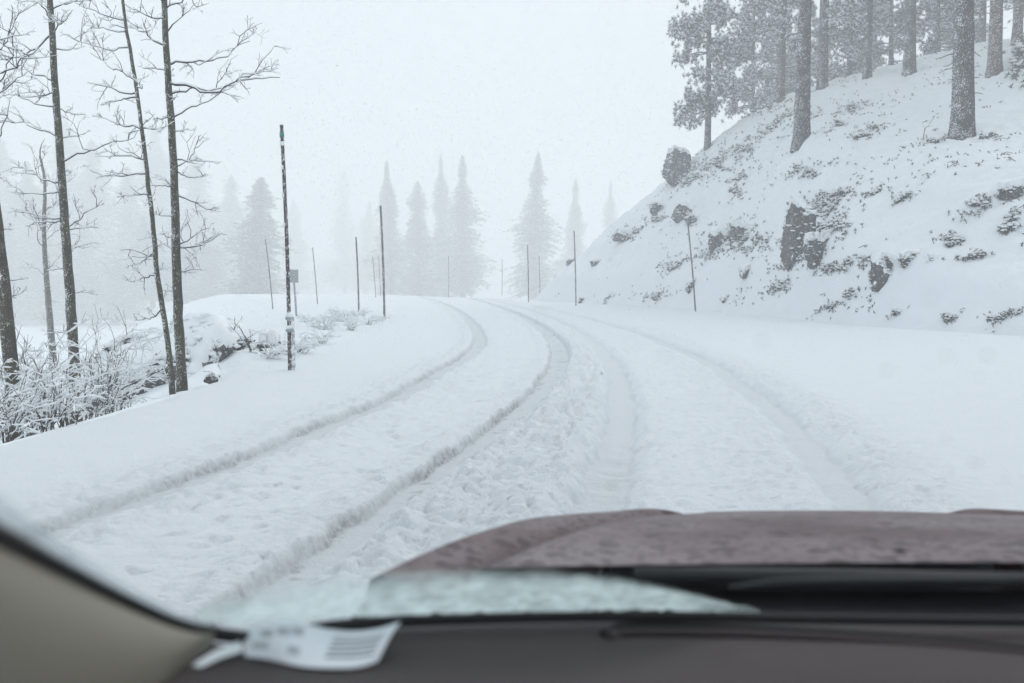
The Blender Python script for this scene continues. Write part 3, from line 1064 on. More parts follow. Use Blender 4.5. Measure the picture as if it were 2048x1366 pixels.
# ------------------------------------------------------------------ boulders
def ico(sub):
    import bmesh
    bm = bmesh.new()
    bmesh.ops.create_icosphere(bm, subdivisions=sub, radius=1.0)
    v = np.array([q.co[:] for q in bm.verts]); f = np.array([[q.index for q in p.verts] for p in bm.faces])
    bm.free()
    return v, f


ICO_V, ICO_F = ico(4)
ICO_S = ico(1)


def boulder(label, p, size, seed, snow=0.12, dark=False, cuts=9, rz=0.0, face=None, cap_from=0.35, name='boulder', patch=0.5, brush=55):
    """size: half widths; a chiselled block, its foot in the ground, snow lying on its upper side. face: directions of big flat faces."""
    rs = np.random.default_rng(seed)
    v = ICO_V.copy()
    dirs = [unit(rs.normal(0, 1, 3)) for _ in range(cuts)] + [unit(q) for q in (face or [])]
    offs = [rs.uniform(0.5, 0.8) for _ in range(cuts)] + [0.42] * len(face or [])
    for ax in np.vstack([np.eye(3), -np.eye(3)]):
        dirs.append(unit(ax + rs.normal(0, 0.22, 3))); offs.append(rs.uniform(0.52, 0.72))
    for d, o in zip(dirs, offs):
        k = v @ d
        v -= np.maximum(0, k - o)[:, None] * d[None]
    v *= 1.35
    nz = 0.12 * fbm(v[:, 0] * 1.0 + seed, v[:, 1] + v[:, 2] * 1.7, 2.5, 5, seed) + 0.12 * np.abs(fbm(v[:, 0] + v[:, 2] * 2.1, v[:, 1] - v[:, 0], 4.0, 3, seed + 3))
    v *= (1 + nz)[:, None]
    v = v * np.asarray(size)[None]
    root = empty(name, tuple(p), rz)
    st = MB(); st.add(v, ICO_F)
    ob = st.build('stone', M['rock_dark' if dark else 'rock'], root)
    me = ob.data
    nr = np.zeros(len(v) * 3, np.float32); me.vertices.foreach_get('normal', nr); nr = nr.reshape(-1, 3)
    t = sstep(cap_from, cap_from + 0.35, nr[:, 2] + patch * fbm(v[:, 0] + 0.7 * v[:, 2], v[:, 1] + 0.9 * v[:, 2], 2.6 / max(size), 4, seed + 9))
    v2 = v + nr * 0.004 + np.array([0, 0, 1.0])[None] * (t * snow * (0.35 + 1.0 * billow(v[:, 0] + 0.3 * v[:, 2], v[:, 1], 2.2 / max(size), 3, seed + 2)))[:, None] + nr * (t * snow * 0.35)[:, None]
    v2 -= nr * ((1 - t) * 0.02 * (t < 0.02))[:, None]
    keep = t[ICO_F].mean(1) > 0.12
    if keep.any():
        sc = MB(); ff = ICO_F[keep]
        used = np.unique(ff); mp = -np.ones(len(v), int); mp[used] = np.arange(len(used))
        sc.add(v2[used], mp[ff]); tag(sc.build('snow_cap', M['snow_soft'], root), kind='stuff')
    if brush:
        # twigs and leaves rooted in the cracks, with snow on them
        ok = np.where((nr[:, 2] > -0.35) & (nr[:, 1] < 0.5) & (v[:, 2] > -0.6 * size[2]))[0]
        q = rs.choice(ok, brush)
        sz_ = 0.22 * (max(size) ** 0.5)
        c = v[q] + nr[q] * 0.03
        a_, f_ = tuft_arrays(rs, c, 12, sz_ * 0.6, sz_ * 0.12, 0.2)
        lv = MB(); lv.add(a_, f_); tag(lv.build('clinging_twigs', M['brush_leaf'], root, smooth=False), kind='stuff')
        b_ = MB()
        for k in q[: int(brush * 0.7)]:
            r_ = sz_ * rs.uniform(0.15, 0.4)
            b_.add(ICO_S[0] * np.array([r_ * rs.uniform(1, 1.9), r_, r_ * 0.55]) * (1 + 0.15 * rs.normal(0, 1, (len(ICO_S[0]), 1))) + v[k] + nr[k] * 0.05 + np.array([rs.normal(0, .05), -0.02, sz_ * 0.25]), ICO_S[1])
        tag(b_.build('lodged_snow', M['snow_soft'], root), kind='stuff')
    tag(root, label, 'boulder', 'boulders on the slopes')
    return root


def rock_at(label, px, py, wpx, hpx, seed, y0=14, y1=75, depth=1.0, sink=0.5, **kw):
    """px, py: middle of the visible stone; wpx, hpx: its size in the picture."""
    p = hit(px, py + hpx * 0.5, y0, y1)
    k = p[1] / FPX
    sx, sz = wpx / 2 * k, hpx / 2 * k
    sy = (sx + sz) / 2 * depth
    c = (p[0], p[1] + sy * 0.95, p[2] + sz * 0.8)
    return boulder(label, c, (sx * 1.02, sy * 1.0, sz * 1.02), seed, **kw)


F = (0, -1, 0.1)
rock_at('tall grey boulder standing on the skyline below the lone snowy pine', 1356, 330, 62, 78, 401, dark=False, face=[(0.2, -1, 0.1), (-1, -0.2, 0.35)], snow=0.15, cap_from=0.6)
rock_at('tall dark upright rock face in the middle of the hillside', 1607, 462, 64, 120, 402, dark=True, face=[F, (-1, -.2, 0)], snow=0.2, cap_from=0.45)
rock_at('dark block behind a bush at the foot of the upright rock face', 1650, 500, 62, 60, 403, dark=True, face=[F], snow=0.2)
rock_at('dark boulder with a pale wedge of snow low on the hillside', 1785, 545, 64, 64, 404, dark=True, face=[F, (-0.8, -0.6, 0.3)], snow=0.16)
rock_at('flat dark ledge joined behind the wedge boulder', 1835, 522, 62, 30, 405, dark=True, face=[F], snow=0.14)
rock_at('square-cornered rock under brush beside the leaning marker pole', 1440, 480, 48, 46, 406, dark=True, face=[F, (-1, 0, 0)], snow=0.2)
rock_at('broad rock ledge beside the square-cornered rock', 1490, 470, 60, 42, 407, face=[F], snow=0.2)
rock_at('split grey boulder above the top of the leaning marker pole', 1372, 424, 46, 42, 408, face=[F], snow=0.12)
rock_at('small dark rock beside the top of the leaning marker pole', 1384, 440, 22, 20, 409, dark=True, face=[F], snow=0.08)
rock_at('triangular dark rock behind the foot of the leaning marker pole', 1388, 573, 26, 28, 410, dark=True, face=[F], snow=0.1)
rock_at('dark rock high on the slope under a long snow cushion', 2034, 382, 50, 26, 411, dark=True, face=[F], snow=0.18)
rock_at('round dark stump downhill of the broad flared pine', 1975, 272, 24, 22, 412, dark=True, cuts=14, snow=0.1)
rock_at('slanting ledge of rock below the skyline boulder', 1318, 418, 36, 22, 413, face=[F], snow=0.12)
rock_at('low dark rock at the toe of the hillside below the wedge boulder', 1458, 600, 28, 18, 414, dark=True, face=[F], snow=0.08)
rock_at('small rock at the foot of the hillside beside the straight far marker pole', 1166, 602, 16, 14, 415, dark=True, face=[F], snow=0.06)
rock_at('rock on the hill shoulder beside the top of a marker pole', 1143, 517, 20, 14, 416, face=[F], snow=0.06)
rock_at('brushy rock outcrop high on the hill shoulder', 1250, 472, 52, 22, 417, face=[F], snow=0.18)
rock_at('low dark rock under the hill shoulder outcrop', 1194, 526, 24, 14, 418, face=[F], snow=0.08)
rock_at('dark rock between the upright rock face and the square-cornered rock', 1500, 545, 34, 26, 419, dark=True, face=[F], snow=0.14)
rock_at('small ledge beyond the end of the flat dark ledge', 1880, 520, 40, 14, 420, dark=True, face=[F], snow=0.1)
rock_at('small dark rock downhill of the thick dark pine', 1680, 244, 14, 16, 421, dark=True, face=[F], snow=0.06)
rock_at('low dark rock alone on the lower open slope', 1970, 557, 24, 12, 422, dark=True, face=[F], snow=0.07)
# left verge
p = at_ground(380, 700, 17.6)
boulder('large snow-buried outcrop behind the two alders on the verge edge', (p[0] - 0.05, 18.2, 0.05), (0.85, 0.9, 0.72), 430, snow=0.10, face=[(-.2, -.8, .6), (-.6, -.6, .5)], cap_from=0.3, patch=0.9, brush=130)
boulder('long snowy rock sloping down from the outcrop behind the alders', (p[0] - 1.05, 17.9, -0.35), (1.0, 0.8, 0.72), 431, snow=0.10, face=[(-.4, -.7, .7)], cap_from=0.32, patch=0.9, brush=150)
p = ground0(476, 748)
boulder('small dark square-sided boulder under a thick snow slab near the tall pole', (p[0], p[1] + 1.9, 0.16), (0.20, 0.25, 0.22), 432, snow=0.16, dark=True, face=[F, (-1, 0, 0)], cap_from=0.5)
p = ground0(420, 776)
boulder('little half-buried rock at the edge of the road shoulder', (p[0], p[1] + .1, 0.10), (0.10, 0.12, 0.06), 433, snow=0.03, dark=True, face=[F], cap_from=0.55, brush=6)


# ------------------------------------------------------------------ brush on the hillside
def brush_points(px, py, rx, ry, n, rs):
    out = []
    sd = int(rs.integers(1000)); k = 0
    while len(out) < n and k < 12 * n:
        k += 1
        a = rs.uniform(0, 6.283); r = abs(rs.normal(0, 0.55))
        qx, qy = rx * r * math.cos(a), ry * r * math.sin(a) - 0.22 * rx * r * math.cos(a)
        if float(vnoise(qx / 11.0, qy / 6.0, sd)) + 0.6 * float(vnoise(qx / 4.0, qy / 3.0, sd + 1)) < 0.05:
            continue
        out.append(hit(px + qx, py + qy, 12, 80))
    return np.array(out)


def bush(name, label, px, py, rx, ry, n, seed, size=0.22, group='snowy brush on the hillside', white=1.0):
    """Low evergreen brush: leaf sprays poking out of cushions of snow."""
    rs = np.random.default_rng(seed)
    P = brush_points(px, py, rx, ry, n, rs)
    P[:, 2] = HB(P[:, 0], P[:, 1])
    base = P.mean(0); base[2] = float(HB(base[0:1], base[1:2])[0])
    root = empty(name, tuple(base))
    P = P - base
    lv = MB(); sn = MB(); st = MB()
    n = len(P)
    c = P + np.stack([rs.normal(0, .05, n), rs.normal(0, .05, n), rs.uniform(0.02, size, n)], -1)
    v, f = tuft_arrays(rs, c, 13, size * 0.8, size * 0.17, 0.15)
    lv.add(v, f)
    for q in range(0, n, 2):
        a = P[q] - [0, 0, 0.05]
        st.tube(np.stack([a, (a + c[q]) / 2 + rs.normal(0, .03, 3), c[q] + [0, 0, size * 0.4]]), [0.012, 0.009, 0.004], 4)
    kk = int(n * 0.8 * white)
    idx = rs.permutation(n)[:kk] if kk <= n else rs.integers(0, n, kk)
    iv, jf = ICO_S
    for q in idx:
        s = size * rs.uniform(0.22, 0.55)
        w = iv * np.array([s * rs.uniform(0.8, 1.6), s, s * 0.5]) * (1 + 0.18 * rs.normal(0, 1, (len(iv), 1)))
        sn.add(w + c[q] + np.array([rs.normal(0, size * .3), rs.normal(0, size * .2), size * rs.uniform(0.2, 0.55)]), jf)
    tag(st.build('stems', M['shrub_twig'], root), kind='stuff')
    tag(lv.build('leaves', M['brush_leaf'], root, smooth=False), kind='stuff')
    tag(sn.build('lying_snow', M['snow_soft'], root), kind='stuff')
    tag(root, label, 'shrub', group)


BUSH = [(1380, 360, 45, 26, 60, .25), (1425, 340, 40, 22, 60, .24), (1490, 300, 55, 24, 70, .24), (1540, 262, 48, 20, 60, .22), (1480, 355, 30, 16, 35, .24), (1470, 385, 20, 12, 25, .24), (1455, 470, 55, 34, 90, .24),
        (1500, 500, 40, 26, 60, .24), (1420, 512, 40, 22, 50, .22), (1350, 545, 45, 24, 50, .2), (1310, 608, 45, 12, 60, .18), (1640, 425, 55, 26, 90, .24), (1670, 395, 60, 18, 70, .22), (1660, 480, 34, 26, 70, .24),
        (1600, 545, 50, 14, 60, .2), (1690, 555, 60, 12, 60, .2), (1620, 345, 60, 14, 60, .2), (1560, 590, 32, 18, 50, .2), (1735, 265, 24, 10, 40, .24), (1805, 405, 18, 10, 30, .22), (1750, 385, 30, 10, 30, .2),
        (1265, 468, 32, 14, 50, .22), (1310, 440, 24, 14, 35, .22), (1660, 636, 36, 9, 50, .14), (1792, 650, 15, 8, 30, .16), (2000, 662, 50, 8, 80, .13), (1900, 658, 14, 6, 25, .13), (1950, 415, 48, 14, 50, .2),
        (1900, 480, 30, 12, 35, .2), (2020, 450, 20, 14, 35, .24), (1940, 525, 36, 8, 30, .18), (1700, 610, 24, 12, 25, .18), (1215, 608, 24, 6, 20, .12), (1700, 215, 40, 10, 40, .22), (1600, 235, 35, 14, 45, .24), (1870, 290, 22, 7, 25, .2), (1540, 215, 30, 14, 40, .26)]
BUSH_LABEL = ['snowy low bush ' + q for q in (
    'below the tall skyline boulder',
    'under the lone snowy pine',
    'between the lone snowy pine and the thick dark pine',
    'uphill of the brush between the lone pine and the thick dark pine',
    'downhill of the lone snowy pine',
    'above the square-cornered rock',
    'over the top of the square-cornered rock',
    'on the broad rock ledge',
    'at the shaft of the leaning marker pole, below the square-cornered rock',
    'beside the middle of the leaning marker pole',
    'at the hillside toe beside the foot of the leaning marker pole',
    'over the shoulder of the tall upright rock face',
    'above the tall upright rock face',
    'over the dark block at the foot of the upright rock face',
    'below the tall upright rock face',
    'between the upright rock face and the wedge boulder',
    'below the thick dark pine on the open slope',
    'by itself below the upright rock face, grassy and pale',
    'near the middle of the upper slope between two big pines',
    'small and round on the open slope above the wedge boulder',
    'near the small round bush above the wedge boulder',
    'on the hill shoulder outcrop',
    'below the slanting ledge near the skyline',
    'at the road edge below the upright rock face',
    'small and upright at the road edge below the wedge boulder',
    'in a long dark row along the road edge',
    'small, at the end of the long dark row along the road edge',
    'below the broad flared pine on the open slope',
    'halfway between the wedge boulder and the broad flared pine',
    'below the dark rock with the long snow cushion',
    'above the low dark rock on the lower open slope',
    'below the dark wedge boulder',
    'at the hillside toe between two far marker poles',
    'beside the straight grey pine on the crest',
    'at the foot of the reddish pine',
    'at the foot of the broad flared pine',
    'on the crest behind the thick dark pine')]
for i, (px, py, rx, ry, n, s) in enumerate(BUSH):
    bush('snowy_bush', BUSH_LABEL[i], px, py, rx, ry, int(n * 3.3), 500 + i, s * 0.58)
bush('dark_round_bush', 'large dark rounded bush at the top of the slope beside a pine', 2046, 125, 34, 46, 170, 560, 0.36, group=None, white=0.4)


def litter():
    """Twig tips, stalks and stones that just show through the snow of the hillside: nobody could count them."""
    rs = np.random.default_rng(77)
    N = 6500
    Y = rs.uniform(22, 66, N); d = 24 * rs.random(N) ** 1.1
    X = xR(Y) + 0.3 + d
    dens = sstep(0.02, 0.35, fbm(X, Y, 0.45, 5, 303, 0.65))
    k = rs.random(N) < dens
    X, Y = X[k], Y[k]
    Z = HB(X, Y)
    C = np.stack([X, Y, Z + 0.03], -1)
    m = MB()
    v, f = tuft_arrays(rs, C, 5, 0.11, 0.035, 0.0)
    m.add(v, f)
    for i in range(0, len(C), 6):
        a = rs.uniform(0, 3.14); L = rs.uniform(0.15, 0.6)
        dv = np.array([math.cos(a), 0.4 * math.sin(a), rs.uniform(-0.1, 0.5)]) * L
        m.tube(np.stack([C[i] - dv * 0.5, C[i] + [0, 0, 0.06], C[i] + dv * 0.5]), [0.012, 0.011, 0.006], 4)
    tag(m.build('twig_litter', M['shrub_twig'], smooth=False), 'dark twig tips and stalks poking through the snow of the hillside', 'twigs', kind='stuff')


litter()

# fallen branches on the slope
for (ax, ay, bx, by, lab) in [(1850, 286, 1872, 240, 'thin bare stick standing crooked below the broad flared pine'), (1825, 302, 1850, 292, 'fallen stick lying in the snow near the thin bare stick'),
                              (1712, 362, 1732, 345, 'bent stick sticking out of the snow in the middle of the upper slope'), (1770, 162, 1800, 150, 'fallen stick at the foot of the straight crest pine')]:
    p = hit(ax, ay, 20, 75); p[2] = float(HB(p[0:1], p[1:2])[0])
    k = p[1] / FPX
    q = p + np.array([(bx - ax) * k, 0.2, (ay - by) * k])
    root = empty('fallen_stick', tuple(p))
    W = Wood(int(ax), 1.0, p)
    W.twiggy(crooked(p - [0, 0, 0.05], q, 9, 0.02, 0.03, W.rs), 0.022, 1, np.linalg.norm(q - p) * 0.6, 0.5)
    W.finish(root, M['shrub_twig'], 'wood')
    tag(root, lab, 'stick', 'sticks on the hillside')


# ------------------------------------------------------------------ snow marker poles and the sign
def pole_mat():
    m, nt, b = mat('pole_wood')
    n = noise_node(nt, 9, 5, 0.7, stretch=(1, 1, 0.5))
    c = ramp(nt, n.outputs['Fac'], [(0.3, (0.028, 0.018, 0.018)), (0.7, (0.075, 0.045, 0.042))]).outputs['Color']
    n2 = noise_node(nt, 38, 4, 0.75, stretch=(1, 1, 0.45))
    r2 = ramp(nt, n2.outputs['Fac'], [(0.545, 0), (0.60, 1)])
    c = mixc(nt, r2.outputs['Color'], c, (0.82, 0.84, 0.86))
    nt.links.new(c, b.inputs['Base Color'])
    b.inputs['Roughness'].default_value = 0.8
    return m


M['pole'] = pole_mat()
M['band_green'] = plain('green_reflector', (0.015, 0.20, 0.16), 0.35, nscale=60, namp=0.4)
M['band_white'] = plain('white_tape', (0.80, 0.83, 0.85), 0.6, nscale=40, namp=0.1)
M['post_snowed'] = bark_mat('snow_plastered_post', (0.30, 0.30, 0.31), (0.42, 0.42, 0.43), 0.95, 22)
M['sign_back'] = plain('sign_back_metal', (0.30, 0.32, 0.34), 0.6, 0.3, nscale=20, namp=0.2)
M['galv'] = plain('galvanised_post', (0.33, 0.36, 0.38), 0.6, 0.3, nscale=25, namp=0.25)


def pole(label, bx, by, tx, ty, Y=None, rad=0.026, base_z=None, bands=False, socket=False):
    if Y is None:
        p = ground0(bx, by, 0.08)
    else:
        p = at(bx, by, Y)
        p[2] = min(p[2], 1e9)
    if base_z is not None:
        p[2] = base_z
    q = at(tx, ty, p[1])
    root = empty('marker_pole', tuple(p))
    d = q - p; L = np.linalg.norm(d); u = d / L
    f = np.linspace(0, 1, 16)[:, None]
    pts = np.array([0, 0, -0.25])[None] * (1 - f) + d[None] * f
    pts[:, 0] += 0.006 * L * np.sin(f[:, 0] * math.pi)
    m = MB(); m.tube(pts, np.linspace(rad, rad * 0.86, 16), 10)
    m.build('shaft', M['pole'], root)
    if bands:
        def band(a, b, r, mt, nm):
            g = MB(); k = np.linspace(a, b, 4)[:, None]
            g.tube(d[None] * k, np.full(4, r), 12); return g.build(nm, mt, root)
        band(0.950, 0.970, rad + 0.002, M['band_green'], 'reflector_band')
        band(0.918, 0.934, rad + 0.003, M['band_white'], 'tape_band')
        # snow stuck on the shaft in lumps
        rs = np.random.default_rng(3)
        g = MB()
        for h in (0.405, 0.60, 0.72, 0.83):
            g.add(ICO_S[0] * np.array([rad * 0.95, rad * 0.8, 0.05]) * (1 + 0.1 * rs.normal(0, 1, (len(ICO_S[0]), 1))) + d * h + np.array([-0.006, -0.012, 0]), ICO_S[1])
        tag(g.build('stuck_snow', M['snow_soft'], root), kind='stuff')
    if socket:
        g = MB(); so = np.array([0.052, 0.02, 0])
        k = np.linspace(0, 1, 8)[:, None]
        g.tube(so[None] + np.array([0, 0, -0.3])[None] * (1 - k) + (np.array([u[0], 0, u[2]]) * 0.80)[None] * k, np.full(8, 0.034), 10)
        po = g.build('socket_post', M['post_snowed'], root)
        for h in (0.62, 0.80):
            c = MB(); k2 = np.array([-0.02, 0.02])[:, None] + h
            c.tube(np.array([0.018, 0.008, 0])[None] + u[None] * k2, np.array([0.062, 0.062]), 12)
            c.build('clamp', M['galv'], root)
        c = MB()
        rs = np.random.default_rng(4)
        for h, s in ((0.85, 0.055), (0.80, 0.05), (0.665, 0.05)):
            c.add(ICO_S[0] * np.array([s * 1.15, s, s * 0.85]) * (1 + 0.12 * rs.normal(0, 1, (len(ICO_S[0]), 1))) + u * h + np.array([0.02, -0.01, 0]), ICO_S[1])
        tag(c.build('clamp_snow', M['snow_soft'], root), kind='stuff')
    tag(root, label, 'marker pole', 'snow marker poles along the road')
    return root


pole('tall dark marker pole with green band clamped to a snowy post', 580, 744, 563, 250, rad=0.031, bands=True, socket=True)
pole('dark marker pole at the end of the low brush, second tallest', 769, 641, 761, 411, rad=0.042)
pole('marker pole rising behind the low brush beside the second tallest pole', 718, 634, 712, 474, rad=0.034)
pole('faint marker pole at the drop-off in front of the snow-loaded fir', 546, 613, 531, 478, Y=46, rad=0.026)
pole('thin marker pole on the shoulder edge beyond the small sign', 635, 601, 625, 495, Y=56, rad=0.028)
pole('faint thin marker pole in the fog behind the second tallest pole', 752, 592, 745, 512, Y=78, rad=0.03)
pole('faintest thin marker pole close beside the second tallest pole', 761, 592, 757, 512, Y=82, rad=0.026)
pole('marker pole at the far tip of the hillside toe', 1057, 605, 1055, 490, rad=0.034)
pole('straight marker pole at the hillside toe in front of the shoulder rocks', 1152, 612, 1148, 462, rad=0.034)
pole('leaning marker pole in front of the rocky hillside', 1392, 624, 1375, 440, rad=0.036)
pole('faint marker pole past the hillside toe below the lone tall fir', 1080, 600, 1078, 512, Y=76, rad=0.026)
pole('lone faint marker pole where the road vanishes in fog', 1004, 585, 1004, 518, Y=98, rad=0.03)
pole('faint marker pole before the tall dense fir at the end of the row', 897, 590, 897, 512, Y=92, rad=0.03)

p = at(594, 636, 36.5); p[2] = 0.06
sg = empty('road_sign', tuple(p))
top = at(586, 540, 36.5) - p
m = MB(); m.tube(np.array([[0, 0, -0.3], top * 0.5, top * 0.98]), [0.038, 0.036, 0.036], 8); m.build('post', M['galv'], sg)
m = MB(); c = at(589, 552, 36.5) - p
m.box(c + [-0.15, -0.075, -0.24], c + [0.15, -0.055, 0.24]); pn = m.build('panel', M['sign_back'], sg, smooth=False)
m = MB(); m.add(ICO_S[0] * np.array([0.16, 0.04, 0.035]) + c + np.array([0, -0.065, 0.25]), ICO_S[1]); m.build('snow_cap', M['snow_soft'], sg)
tag(sg, 'small grey rectangular sign on a post at the shoulder behind the tall pole', 'road sign')


# ------------------------------------------------------------------ falling snow
def flakes():
    rs = np.random.default_rng(99)
    N = 160000
    # even through the air in front of the car, over the whole width of the place
    y = 4.6 + 46 * rs.random(N) ** 0.85
    x = rs.uniform(-1, 1, N) * (4 + 0.62 * y)
    z = rs.uniform(0.0, 1.0, N) * np.minimum(22, 3.2 + 0.42 * y) + 0.1
    ok = z > H(x, y) + 0.15
    x, y, z = x[ok], y[ok], z[ok]; N = len(x)
    s = rs.uniform(0.0030, 0.0088, N) * (0.33 + 1.0 * sstep(6, 24, y))
    T = np.array([[1, 1, 1], [1, -1, -1], [-1, 1, -1], [-1, -1, 1]]) * 0.8
    q = rs.normal(0, 1, (N, 4)); q /= np.linalg.norm(q, axis=1)[:, None]
    w, a, b, c = q.T
    Rm = np.stack([1 - 2 * (b * b + c * c), 2 * (a * b - c * w), 2 * (a * c + b * w), 2 * (a * b + c * w), 1 - 2 * (a * a + c * c), 2 * (b * c - a * w),
                   2 * (a * c - b * w), 2 * (b * c + a * w), 1 - 2 * (a * a + b * b)], -1).reshape(N, 3, 3)
    v = np.einsum('nij,kj->nki', Rm, T) * s[:, None, None]
    v += np.stack([x, y, z], -1)[:, None, :]
    f = np.array([[0, 1, 2], [0, 3, 1], [0, 2, 3], [1, 3, 2]])[None] + (np.arange(N) * 4)[:, None, None]
    m = MB(); m.add(v.reshape(-1, 3), f.reshape(-1, 3))
    fm, nt, b = mat('snowflake')
    nt.nodes.remove(b)
    df = nt.nodes.new('ShaderNodeBsdfDiffuse'); tl = nt.nodes.new('ShaderNodeBsdfTranslucent'); mx = nt.nodes.new('ShaderNodeMixShader')
    df.inputs['Color'].default_value = tl.inputs['Color'].default_value = (0.93, 0.95, 0.96, 1)
    mx.inputs[0].default_value = 0.5
    nt.links.new(df.outputs[0], mx.inputs[1]); nt.links.new(tl.outputs[0], mx.inputs[2]); nt.links.new(mx.outputs[0], nt.nodes['Material Output'].inputs['Surface'])
    tag(m.build('falling_snow', fm, smooth=True), 'snowflakes falling thickly through the air over the road', 'snowflakes', kind='stuff')


flakes()

# ------------------------------------------------------------------ the car one looks out of
car = empty('car', (0.62, 0.9, 0.0))
CO = np.array([0.62, 0.9, 0.0])


def cbuild(m, name, mt, parent=None, smooth=True):
    m.v = [v - CO for v in m.v]
    return m.build(name, mt, parent or car, smooth)


def hood_paint():
    """Wet maroon paint under a thin slush film with grey sky sheen painted in, beaded with drops."""
    m, nt, b = mat('wet_maroon_paint')
    tc = nt.nodes.new('ShaderNodeTexCoord')
    beads = []
    for sc_, lo, hi in ((26.0, 0.05, 0.50), (60.0, 0.12, 0.46)):
        v = nt.nodes.new('ShaderNodeTexVoronoi'); v.inputs['Scale'].default_value = sc_; v.inputs['Randomness'].default_value = 1.0
        nz_ = noise_node(nt, sc_ * 1.4, 3, 0.6)
        mp = nt.nodes.new('ShaderNodeMix'); mp.data_type = 'VECTOR'; mp.inputs['Factor'].default_value = 0.012
        nt.links.new(tc.outputs['Object'], mp.inputs['A']); nt.links.new(nz_.outputs['Color'], mp.inputs['B'])
        nt.links.new(mp.outputs['Result'], v.inputs['Vector'])
        sp_ = nt.nodes.new('ShaderNodeSeparateColor'); nt.links.new(v.outputs['Color'], sp_.inputs[0])
        th = nt.nodes.new('ShaderNodeMath'); th.operation = 'MULTIPLY_ADD'; th.inputs[1].default_value = hi - lo; th.inputs[2].default_value = lo
        nt.links.new(sp_.outputs[0], th.inputs[0])
        ls = nt.nodes.new('ShaderNodeMath'); ls.operation = 'LESS_THAN'
        nt.links.new(v.outputs['Distance'], ls.inputs[0]); nt.links.new(th.outputs[0], ls.inputs[1])
        beads.append(ls.outputs[0])
    mx = nt.nodes.new('ShaderNodeMath'); mx.operation = 'MAXIMUM'; nt.links.new(beads[0], mx.inputs[0]); nt.links.new(beads[1], mx.inputs[1])
    n2 = noise_node(nt, 4.0, 3, 0.5)
    film = mixc(nt, ramp(nt, n2.outputs['Fac'], [(0.35, 0), (0.65, 1)]).outputs['Color'], (0.09, 0.045, 0.045), (0.175, 0.135, 0.142))  # grey sheen of the reflected sky mixed into the slush colour
    ge = nt.nodes.new('ShaderNodeNewGeometry'); sg_ = nt.nodes.new('ShaderNodeSeparateXYZ'); nt.links.new(ge.outputs['Normal'], sg_.inputs[0])
    fl = ramp(nt, sg_.outputs['Z'], [(0.88, 1.0), (0.98, 0.0)])       # slush slides off the steep crease
    bare = nt.nodes.new('ShaderNodeMath'); bare.operation = 'MAXIMUM'; nt.links.new(mx.outputs[0], bare.inputs[0]); nt.links.new(fl.outputs['Color'], bare.inputs[1])
    nt.links.new(mixc(nt, bare.outputs[0], film, (0.030, 0.008, 0.009)), b.inputs['Base Color'])
    b.inputs['Roughness'].default_value = 0.42
    b.inputs['Specular IOR Level'].default_value = 0.16
    b.inputs['Coat Weight'].default_value = 0.03
    b.inputs['Coat Roughness'].default_value = 0.2
    bump(nt, b, mx.outputs[0], 0.4, 0.003)
    return m


M['hood'] = hood_paint()
M['paint'] = plain('maroon_paint', (0.07, 0.015, 0.02), 0.3, coat=0.6, nscale=30, namp=0.3)
M['black_trim'] = plain('black_trim', (0.018, 0.02, 0.023), 0.65, nscale=50, namp=0.3)
M['rubber'] = plain('black_rubber', (0.008, 0.008, 0.009), 0.75)
M['dash'] = plain('brown_dashboard', (0.046, 0.034, 0.034), 0.7, spec=0.3, nscale=240, namp=0.2)
M['pillar'] = plain('beige_trim', (0.22, 0.20, 0.165), 0.8, spec=0.25, nscale=160, namp=0.08)
M['headliner'] = plain('grey_headliner', (0.30, 0.28, 0.25), 0.95, nscale=80, namp=0.1)
M['rim'] = plain('wheel_alloy', (0.4, 0.4, 0.42), 0.35, 0.9)

# hood: stations from the windscreen forward
eL = np.array([at(*q) for q in [(760, 1148, 1.24), (850, 1106, 1.42), (925, 1076, 1.58), (1000, 1052, 1.76), (1110, 1031, 1.98), (1250, 1021, 2.12)]])
fxl, fzl = spline(eL[:, 1], eL[:, 0]), spline(eL[:, 1], eL[:, 2])
cr = np.array([at(*q) for q in [(960, 1128, 1.30), (1080, 1092, 1.52), (1190, 1058, 1.76), (1310, 1030, 2.0), (1395, 1019, 2.12)]])
fxc = spline(cr[:, 1], cr[:, 0])
zr_, zf_ = at(1700, 1140, 1.24)[2], at(1700, 1031, 2.12)[2]
CX = 0.66


def hood_row(y, n=90):
    t = (y - 1.24) / (2.12 - 1.24)
    zd = zr_ + (zf_ - zr_) * t + 0.012 * math.sin(max(0, min(1, t)) * math.pi)
    xl = float(fxl(y)); zl = float(fzl(y)); xc = float(fxc(y))
    xs = np.linspace(xl, CX, n)
    z = np.where(xs < xc, 0, 0).astype(float)
    # outer panel, then the step up to the raised middle
    o = np.clip((xs - xl) / max(0.05, xc - xl), 0, 1)
    zo = zl + 0.012 * np.sin(o * math.pi) + (zd - 0.058 * (1 - 0.9 * max(0.0, min(1.0, t)) ** 2) - zl) * o ** 0.8
    st = sstep(xc - 0.035, xc + 0.035, xs)
    zi = zd + 0.010 * (1 - ((xs - CX) / (CX - xl)) ** 2)
    z = zo * (1 - st) + zi * st
    L = np.stack([xs, np.full(n, y), z], -1)
    Rr = L[::-1].copy(); Rr[:, 0] = 2 * CX - Rr[:, 0]
    return np.vstack([L, Rr[1:]])


